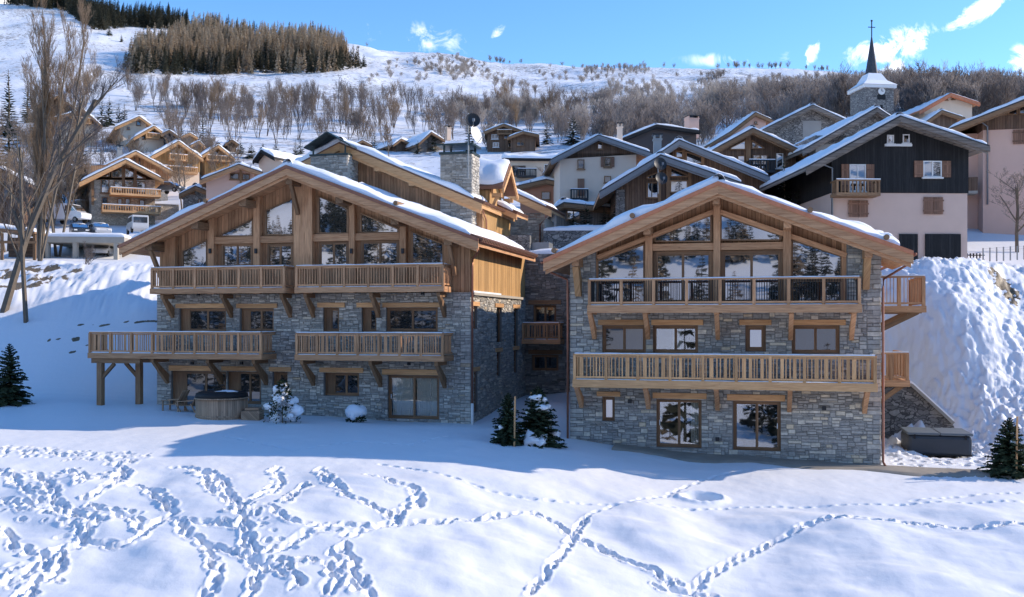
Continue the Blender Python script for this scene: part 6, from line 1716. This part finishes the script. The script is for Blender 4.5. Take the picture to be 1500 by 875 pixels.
# conifers about the village: (px, base y, top y, depth, radius px, snowy, label)
CON = [(840, 212, 168, 140, 19, 1, 'tall snow laden spruce beside the tall beige house, larger of two'), (801, 212, 176, 142, 13, 1, 'snow laden spruce between the brown chalet and a larger spruce'),
       (688, 222, 160, 150, 12, 0, 'dark narrow spruce directly behind the antenna mast'), (632, 222, 184, 158, 16, 1, 'snowy spruce in front of the brown stone farmhouse'), (548, 228, 192, 142, 9, 0, 'slim dark spruce behind the sharp roof ridge'),
       (297, 214, 168, 172, 11, 0, 'pointed dark spruce above the orange chalets, tallest of its three'), (306, 216, 184, 170, 8, 0, 'smaller spruce leaning on the pointed dark spruce'), (266, 208, 182, 170, 9, 0, 'dark spruce between the little barn and the orange hut'),
       (150, 186, 144, 165, 13, 0, 'bushy dark spruce behind the ochre balcony chalet, first of a row'), (160, 184, 140, 168, 12, 0, 'bushy dark spruce behind the ochre balcony chalet, middle of a row'), (174, 180, 150, 172, 9, 0, 'short spruce ending the row behind the ochre balcony chalet'), (182, 180, 150, 174, 9, 0, 'last thin spruce of the row by the cream chalets'),
       (440, 226, 198, 150, 8, 0, 'small spruce above the cream house, first of a close pair'), (433, 228, 204, 149, 7, 0, 'lower spruce of the close pair above the cream house'), (404, 228, 206, 148, 9, 0, 'small spruce amid bare bushes above the cream house'),
       (12, 200, 100, 118, 16, 0, 'tall dark spruce at the picture edge behind bare branches'), (40, 180, 118, 122, 13, 0, 'tall dark spruce beside the poplar trunk'), (14, 262, 148, 106, 26, 1, 'broad snow flecked spruce below the tall dark one'),
       (120, 300, 182, 104, 20, 0, 'olive green pine in front of the ochre balcony chalet'), (104, 262, 200, 112, 12, 0, 'small green pine beside the olive green pine'), (151, 330, 296, 96, 9, 0, 'small clipped conifer before the stone terrace wall'),
       (1150, 300, 228, 68, 22, 1, 'dark spruce heavy with snow beside the glazed timber chalet'), (1172, 305, 262, 66, 14, 1, 'low snow covered conifer in the gap by the black house'),
       (352, 226, 206, 158, 10, 1, 'snowy bushy conifer near the tiny brown hut'), (368, 232, 208, 150, 13, 1, 'snowy rounded conifer beside the pink house ridge'), (385, 228, 208, 156, 9, 1, 'small snowy conifer under the bare slope trees'),
       (612, 226, 205, 150, 8, 1, 'small snowy fir before the dark barn'), (160, 52, 36, 520, 6, 0, 'dark fir on the high snowfield'), (178, 62, 50, 500, 4, 0, 'lone tiny fir on the high snowfield'), (212, 58, 45, 500, 4, 0, 'tiny fir nearest the larch wood'), (533, 98, 78, 420, 7, 0, 'dark fir at the end of the larch wood'), (525, 97, 80, 425, 6, 0, 'dark fir squeezed against the larch wood')]
for i, (px, pb, pt, Y, rr, sn, lab) in enumerate(CON):
    X = (px - CX) / FOC * Y; z = (HOR - pb) / FOC * Y
    if Y >= 105: X, Y, z = hit(px, pb)
    zt_ = (HOR - pt) / FOC * Y; h = zt_ - z; r = rr / FOC * Y
    tr, cr, _ = conifer(h, r, 100 + i, False)
    if Y < 105: tr.tube([(0, 0, -3), (0, 0, .2)], h * .022, 6)
    tree_obj('conifer', lab, 'conifer', (X, Y, z), tr, cr, 'bark', 'needles_snow' if sn else 'needles', 'conifers about the village')
# evergreen shrubs full of snow above the lane
for i, (px, py, w, h) in enumerate(((858, 310, 16, 22), (840, 318, 12, 14), (885, 312, 12, 18), (902, 300, 10, 20), (720, 300, 6, 10))[:4]):
    Y = 66; X = (px - CX) / FOC * Y; z = (HOR - py - h) / FOC * Y; r = w / FOC * Y; hh = h * 1.6 / FOC * Y
    tr, cr, _ = conifer(hh, r, 300 + i, False)
    tree_obj('snowy_shrub', ['wide evergreen shrub with snow at the open fronted shed', 'low evergreen shrub under snow at the lane wall', 'round evergreen shrub by the mast gable chalet', 'upright evergreen shrub touching the mast gable chalet'][i], 'shrub', (X, Y, z), tr, cr, 'bark', 'needles_snow', 'evergreen shrubs above the lane')
Fl = Frame(800, 64, 2); lw = thing('lane_wall', 'low dark stone wall with snow along the lane behind the chalets', 'wall', (*Fl.O, Fl.loc(850, 360)[1]), -Fl.r)
a, b, z0, z1 = Fl.rect(796, 338, 905, 392); m = MB(); m.box(a, b, 0, .5, z0, z1); m.build('wall', 'rubble', lw); m = MB(); snow_sheet(m, (a, 0, z1), (a, .9, z1), (b, .9, z1), (b, 0, z1), .3, 14, 4, 9); m.build('snow', 'snow', lw, True)

# big bare trees beside the parking deck
def big_tree(label, base, tip, Y, seed, rad, **k):
    b = at_(*base, Y); t = at_(*tip, Y); z = gz_at(b.x, Y); b.z = min(b.z, z + .2)
    tr, cr = bare_tree((t.z - b.z), seed, **k)
    d = Vector((t.x - b.x, 0, t.z - b.z)); sh = d.x / max(d.z, .1)
    for mb in (tr, cr): mb.v = [(x + sh * zz * (zz / d.z * .5 + .5), y, zz) for x, y, zz in mb.v]
    return tree_obj('bare_tree', label, 'tree', tuple(b), tr, cr, 'bark_light', 'twig_warm' if rad else 'twig')


big_tree('large leaning bare tree with pale trunk at the edge of the parking deck', (6, 442), (120, 20), 60, 5, 0, spread=.45, lv=5, tw=.013, thick=.014, dens=1.25, bl=.46)
big_tree('upright bare tree whose dark stem crosses the timber shed', (38, 440), (28, 130), 59, 6, 0, spread=.4, lv=5, tw=.012, thick=.011, bl=.6)
big_tree('very tall narrow bare poplar rising above the whole slope', (58, 330), (66, -85), 76, 8, 1, spread=.3, lv=5, tw=.013, upright=.75, stems=5, thick=.0042, dens=1.45, bl=.42, low=.1, ln=.35)
big_tree('warm brown bare tree with dense twigs, behind the leaning tree', (84, 345), (88, 30), 82, 9, 1, spread=.35, lv=5, tw=.015, upright=.6, stems=3, thick=.006, dens=1.4, bl=.45, low=.15)
big_tree('thin grey bare tree at the picture edge, above the timber shed', (10, 350), (14, 170), 84, 10, 1, spread=.45, lv=5, tw=.022, stems=2, thick=.012)
big_tree('bushy bare tree with ochre twigs before the ochre balcony chalet', (126, 330), (120, 205), 98, 12, 1, spread=.5, lv=5, tw=.025, stems=3, thick=.012)
big_tree('bare tree with fine dark twigs in front of the long balcony chalet', (268, 300), (262, 200), 104, 13, 1, spread=.5, lv=5, tw=.025, stems=2, thick=.012)
big_tree('bare tree with warm twigs in front of the carved balcony chalet', (325, 290), (318, 205), 112, 14, 1, spread=.5, lv=5, tw=.025, stems=2, thick=.012)
big_tree('small bare sapling in front of the parking deck bays', (118, 405), (126, 352), 72, 15, 0, spread=.4, lv=4, tw=.016, stems=2, thick=.01)
big_tree('small bare orchard tree with snow beside the pink house', (1490, 328), (1488, 226), 66, 16, 0, spread=.6, lv=5, tw=.022, upright=.25, thick=.02)
big_tree('bare tree with fine white twigs below the flat roofed cream building', (800, 262), (800, 236), 100, 17, 0, spread=.6, lv=4, tw=.03, thick=.012)
big_tree('golden brown bare larch between the slim spruce and the barns', (570, 232), (570, 182), 146, 18, 1, spread=.4, lv=5, tw=.04, upright=.5, thick=.012)

# hillside trees: prototypes copied one by one, the rest of the far wood as one mass
PRO = []
for i in range(8):
    tr, cr = bare_tree(7.0, 40 + i, spread=.36 + .04 * (i % 4), lv=4, tw=.022, stems=2 + i % 3, upright=.75, thick=.009, dens=1.08, low=.22)
    n = len(tr.v); tr.v += cr.v; tr.f += [[q + n for q in f] for f in cr.f]; tr.t += cr.t; tr.uv += cr.uv
    o = tr.build('bare_tree', ('twig', 'twig', 'twig_warm')[i % 3]); PRO.append(o)
cnt = 0; used = set()


def dens1(px, py):
    d = 0
    for (cx, cy, sx, sy, a) in ((290, 160, 45, 22, .9), (345, 165, 40, 22, 1), (400, 155, 30, 20, .6), (440, 165, 50, 22, .9), (510, 170, 45, 20, .8), (555, 175, 40, 15, .7), (620, 165, 40, 22, .7), (680, 165, 40, 20, .9), (735, 165, 40, 20, 1), (800, 165, 50, 20, .9), (130, 135, 28, 18, .8), (225, 140, 40, 18, .35), (95, 120, 30, 18, .6), (380, 200, 90, 15, .35), (480, 200, 80, 15, .35)):
        d = max(d, a * math.exp(-((px - cx) / sx) ** 2 - ((py - cy) / sy) ** 2))
    return d


tries = 0
GL = ['bare brown tree on the snowy slope between the larch wood and the village roofs', 'leafless grey tree at the foot of the slope above the left cluster of roofs']
while cnt < 250 and tries < 20000:
    tries += 1
    px, py = rnd.uniform(80, 860), rnd.uniform(108, 212)
    if rnd.random() > dens1(px, py): continue
    X, Y, z = hit(px, py + 8)
    if Y < 145 or Y > 420: continue
    s = rnd.uniform(.65, 1.2) * (1.0 if Y < 300 else 1.1)
    p = rnd.choice(PRO); o = p if p.name not in used else p.copy()
    if p.name not in used: used.add(p.name)
    else: link(o)
    o.location = (X, Y, z - .1); o.rotation_euler = (0, 0, rnd.uniform(0, 6.28)); o.scale = (s * 1.05, s * 1.05, s)
    if px < 240: tag(o, 'bare tree on the snowy slope below the firs and above the ochre balcony chalet', 'tree', 'bare trees beside the snowfield')
    elif px < 600: tag(o, 'bare brown tree on the open snowy slope under the larch wood', 'tree', 'bare trees under the larch wood')
    else: tag(o, 'bare grey tree on the slope above the brown chalet and the antenna mast', 'tree', 'bare trees above the brown chalet')
    cnt += 1


# thicket between the chalets on the sunny side of the lane
cnt = tries = 0
while cnt < 70 and tries < 3000:
    tries += 1
    px, py = (rnd.uniform(-20, 135), rnd.uniform(200, 345)) if rnd.random() < .75 else (rnd.uniform(130, 345), rnd.uniform(195, 262))
    X, Y, z = hit(px, py)
    if not 70 < Y < 170 or (50 < px < 200 and 335 < py): continue
    s = rnd.uniform(.35, .75); o = rnd.choice(PRO).copy(); link(o); o.location = (X, Y, z - .1); o.rotation_euler = (0, 0, rnd.uniform(0, 6.28)); o.scale = (s * 1.3, s * 1.3, s)
    if px < 135: tag(o, 'bare brown bush in the thicket around the poplar and the leaning tree', 'bush', 'bushes around the poplar')
    else: tag(o, 'bare bush growing between the orange and cream chalets', 'bush', 'bushes between the sunny chalets')
    cnt += 1


def mass(name, items, protos, mt, kind='stuff'):
    """many small trees in one mesh: each prototype is (verts, faces, tones)"""
    V, F_, T_ = [], [], []; n = 0
    pv = [(np.array(p.v, float), p.f, np.array(p.t)) for p in protos]
    for (X, Y, z, sx, sz, a, k, tb, ts) in items:
        v, f, t = pv[k]; c, s = math.cos(a), math.sin(a)
        V.append(np.stack([X + (v[:, 0] * c - v[:, 1] * s) * sx, Y + (v[:, 0] * s + v[:, 1] * c) * sx, z + v[:, 2] * sz], -1)); F_ += [[q + n for q in g] for g in f]; T_.append(np.clip(tb + ts * (t - .5), 0, 1)); n += len(v)
    me = bpy.data.meshes.new(name); me.from_pydata(np.concatenate(V).tolist(), [], F_)
    at = me.attributes.new('tone', 'FLOAT', 'FACE'); at.data.foreach_set('value', np.concatenate(T_)); me.materials.append(MAT[mt]); me.update()
    o = link(bpy.data.objects.new(name, me)); o['kind'] = kind
    return o


FP_ = []
for i in range(6):
    tr, cr = bare_tree(7.0, 80 + i, spread=.5, lv=3, tw=.06, stems=3, low=.06, upright=.6, thick=.011, dens=1.2)
    n = len(tr.v); tr.v += cr.v; tr.f += [[q + n for q in f] for f in cr.f]; tr.t += cr.t; FP_.append(tr)
items = []


def dens2(px, py):
    n = float(fbm(np.array([px * .012]), np.array([py * .03]), 3)[0])
    d = 0.0
    if px > 800 and py < 215: d = sm(800, 900, px) * (1.0 if py > 100 else .9)
    if 640 < px < 830 and py > 150: d = max(d, .5)
    if px > 860: d *= .08 + 1.1 * sm(-.25, .25, float(fbm(np.array([px * .021 + 7]), np.array([py * .06]), 3)[0]))
    if px > 880: d *= 1 - .75 * math.exp(-((px - 920) / 70) ** 2 - ((py - 122) / 16) ** 2)
    for (cx, cy, sx, sy, a) in ((690, 100, 110, 14, .9), (780, 118, 70, 10, .9), (860, 100, 60, 9, .8), (610, 74, 60, 6, .6), (540, 52, 40, 6, .7), (240, 95, 40, 14, .35), (80, 60, 60, 25, .12)):
        d = max(d, a * math.exp(-((px - cx) / sx) ** 2 - ((py - cy) / sy) ** 2))
    return d * ((.62 + .9 * n) if px > 860 and py > 112 else max(0, .2 + 2.6 * n))


tries = 0
while len(items) < 1500 and tries < 40000:
    tries += 1
    px, py = rnd.uniform(480, 1540), rnd.uniform(48, 220)
    if rnd.random() > dens2(px, py): continue
    X, Y, z = hit(px, py)
    if Y < 140 or Y > 880: continue
    if abs(px - 700) < 160 and Y < 240 and rnd.random() < .6: continue
    s = rnd.uniform(.6, 1.05) * (1 if Y < 230 else .8 if Y < 380 else .62)
    if px < 850 and Y > 300: s *= .75
    w = float(fbm(np.array([X * .012]), np.array([Y * .012]), 3)[0])
    items.append((X, Y, z - .2, s * (1.7 if px < 860 and Y > 330 else 1.1), s * rnd.uniform(.9, 1.25), rnd.uniform(0, 6.28), rnd.randrange(6), .5 + .6 * w + rnd.uniform(-.28, .28), .35))
for _ in range(150):                              # fringe along the ridge
    px = rnd.uniform(500, 1540); 
    ys = np.array([(px - CX) / FOC * _HY, _HY, base_z((px - CX) / FOC * _HY, _HY)]); k = int(np.argmax(ys[2] / ys[1]))
    if float(fbm(np.array([px * .03]), np.array([3.3]), 2)[0]) < (.15 if px < 860 else -.1): continue
    s = rnd.uniform(.35, .8); items.append((ys[0][k], ys[1][k], ys[2][k] - .2, s, s, rnd.uniform(0, 6), rnd.randrange(6), rnd.uniform(.1, .5), .35))
mass('bare_woods', items, FP_, 'twig_far')

# larch plantation and the dark fir woods on the high slope
LP_ = []
for i in range(5):
    q = random.Random(500 + i); m = MB(); h = 12.0
    m.tube([(0, 0, -1), (0, 0, h)], .14, 4, .32, False, .03)
    for j in range(17):
        t = j / 16; z = h * (.1 + .88 * t); L = (2.1 * (1 - t) ** .8 + .15)
        for a in range(7):
            an = q.uniform(0, 6.283); l = L * q.uniform(.6, 1.15); c, s = math.cos(an), math.sin(an); w = .28 + .1 * q.random(); k = len(m.v)
            m.v += [(0, 0, z), (c * l - s * w, s * l + c * w, z + l * q.uniform(-.25, .25)), (c * l + s * w, s * l - c * w, z - .35 + l * q.uniform(-.2, .2))]; m.face([k, k + 1, k + 2], q.random(), [(0, 0)] * 3)
    LP_.append(m)
items = []
def inside(px, py):
    top = np.interp(px, [184, 205, 240, 280, 325, 400, 455, 490, 528], [98, 74, 62, 42, 30, 38, 48, 64, 92]); bot = np.interp(px, [184, 260, 330, 400, 470, 528], [108, 110, 109, 108, 107, 100])
    return top + 8 < py < bot + 1
for _ in range(9000):
    if len(items) >= 1400: break
    px, py = rnd.uniform(182, 530), rnd.uniform(36, 112)
    if not inside(px, py): continue
    X, Y, z = hit(px, py)
    edge = py > np.interp(px, [184, 260, 330, 400, 470, 528], [100, 101, 100, 99, 98, 93]); dark = rnd.random() < (.72 if edge else .2 if py < 70 else .07)
    s = rnd.uniform(.75, 1.15) * (.8 if edge else 1)
    items.append((X, Y, z - .3, s * .95, s, rnd.uniform(0, 6.28), rnd.randrange(5), .14 if dark else rnd.uniform(.6, 1.0), .25 if dark else .3))
mass('larch_plantation', items, LP_, 'larch')
items = []
for _ in range(6000):
    if len(items) >= 520: break
    px = rnd.uniform(-60, 275); lo = np.interp(px, [-60, 90, 140, 190, 262], [0, 16, 46, 40, 46]); hi = lo - 32
    py = rnd.uniform(hi, lo)
    X, Y, z = hit(px, py)
    if Y > 860: continue
    s = rnd.uniform(.6, 1.1); items.append((X, Y, z - .3, s, s, rnd.uniform(0, 6.28), rnd.randrange(5), rnd.uniform(.06, .22), .2))
mass('fir_woods', items, LP_, 'larch')
# woods on the opposite slope, seen only in the window panes
items = []
while len(items) < 2200:
    X, Y = rnd.uniform(-420, 420), -(rnd.uniform(32, 640) if rnd.random() < .6 else rnd.uniform(140, 330))
    if float(fbm(np.array([X * .014]), np.array([Y * .02 + 4]), 3)[0]) < -.02 - .2 * rnd.random(): continue
    s = rnd.uniform(.9, 1.9); items.append((X, Y, gz_at(X, Y) - .4, s * 1.2, s, rnd.uniform(0, 6.28), rnd.randrange(5), rnd.choice((.1, .1, .15, .55)), .25))
mass('opposite_woods', items, LP_, 'larch')
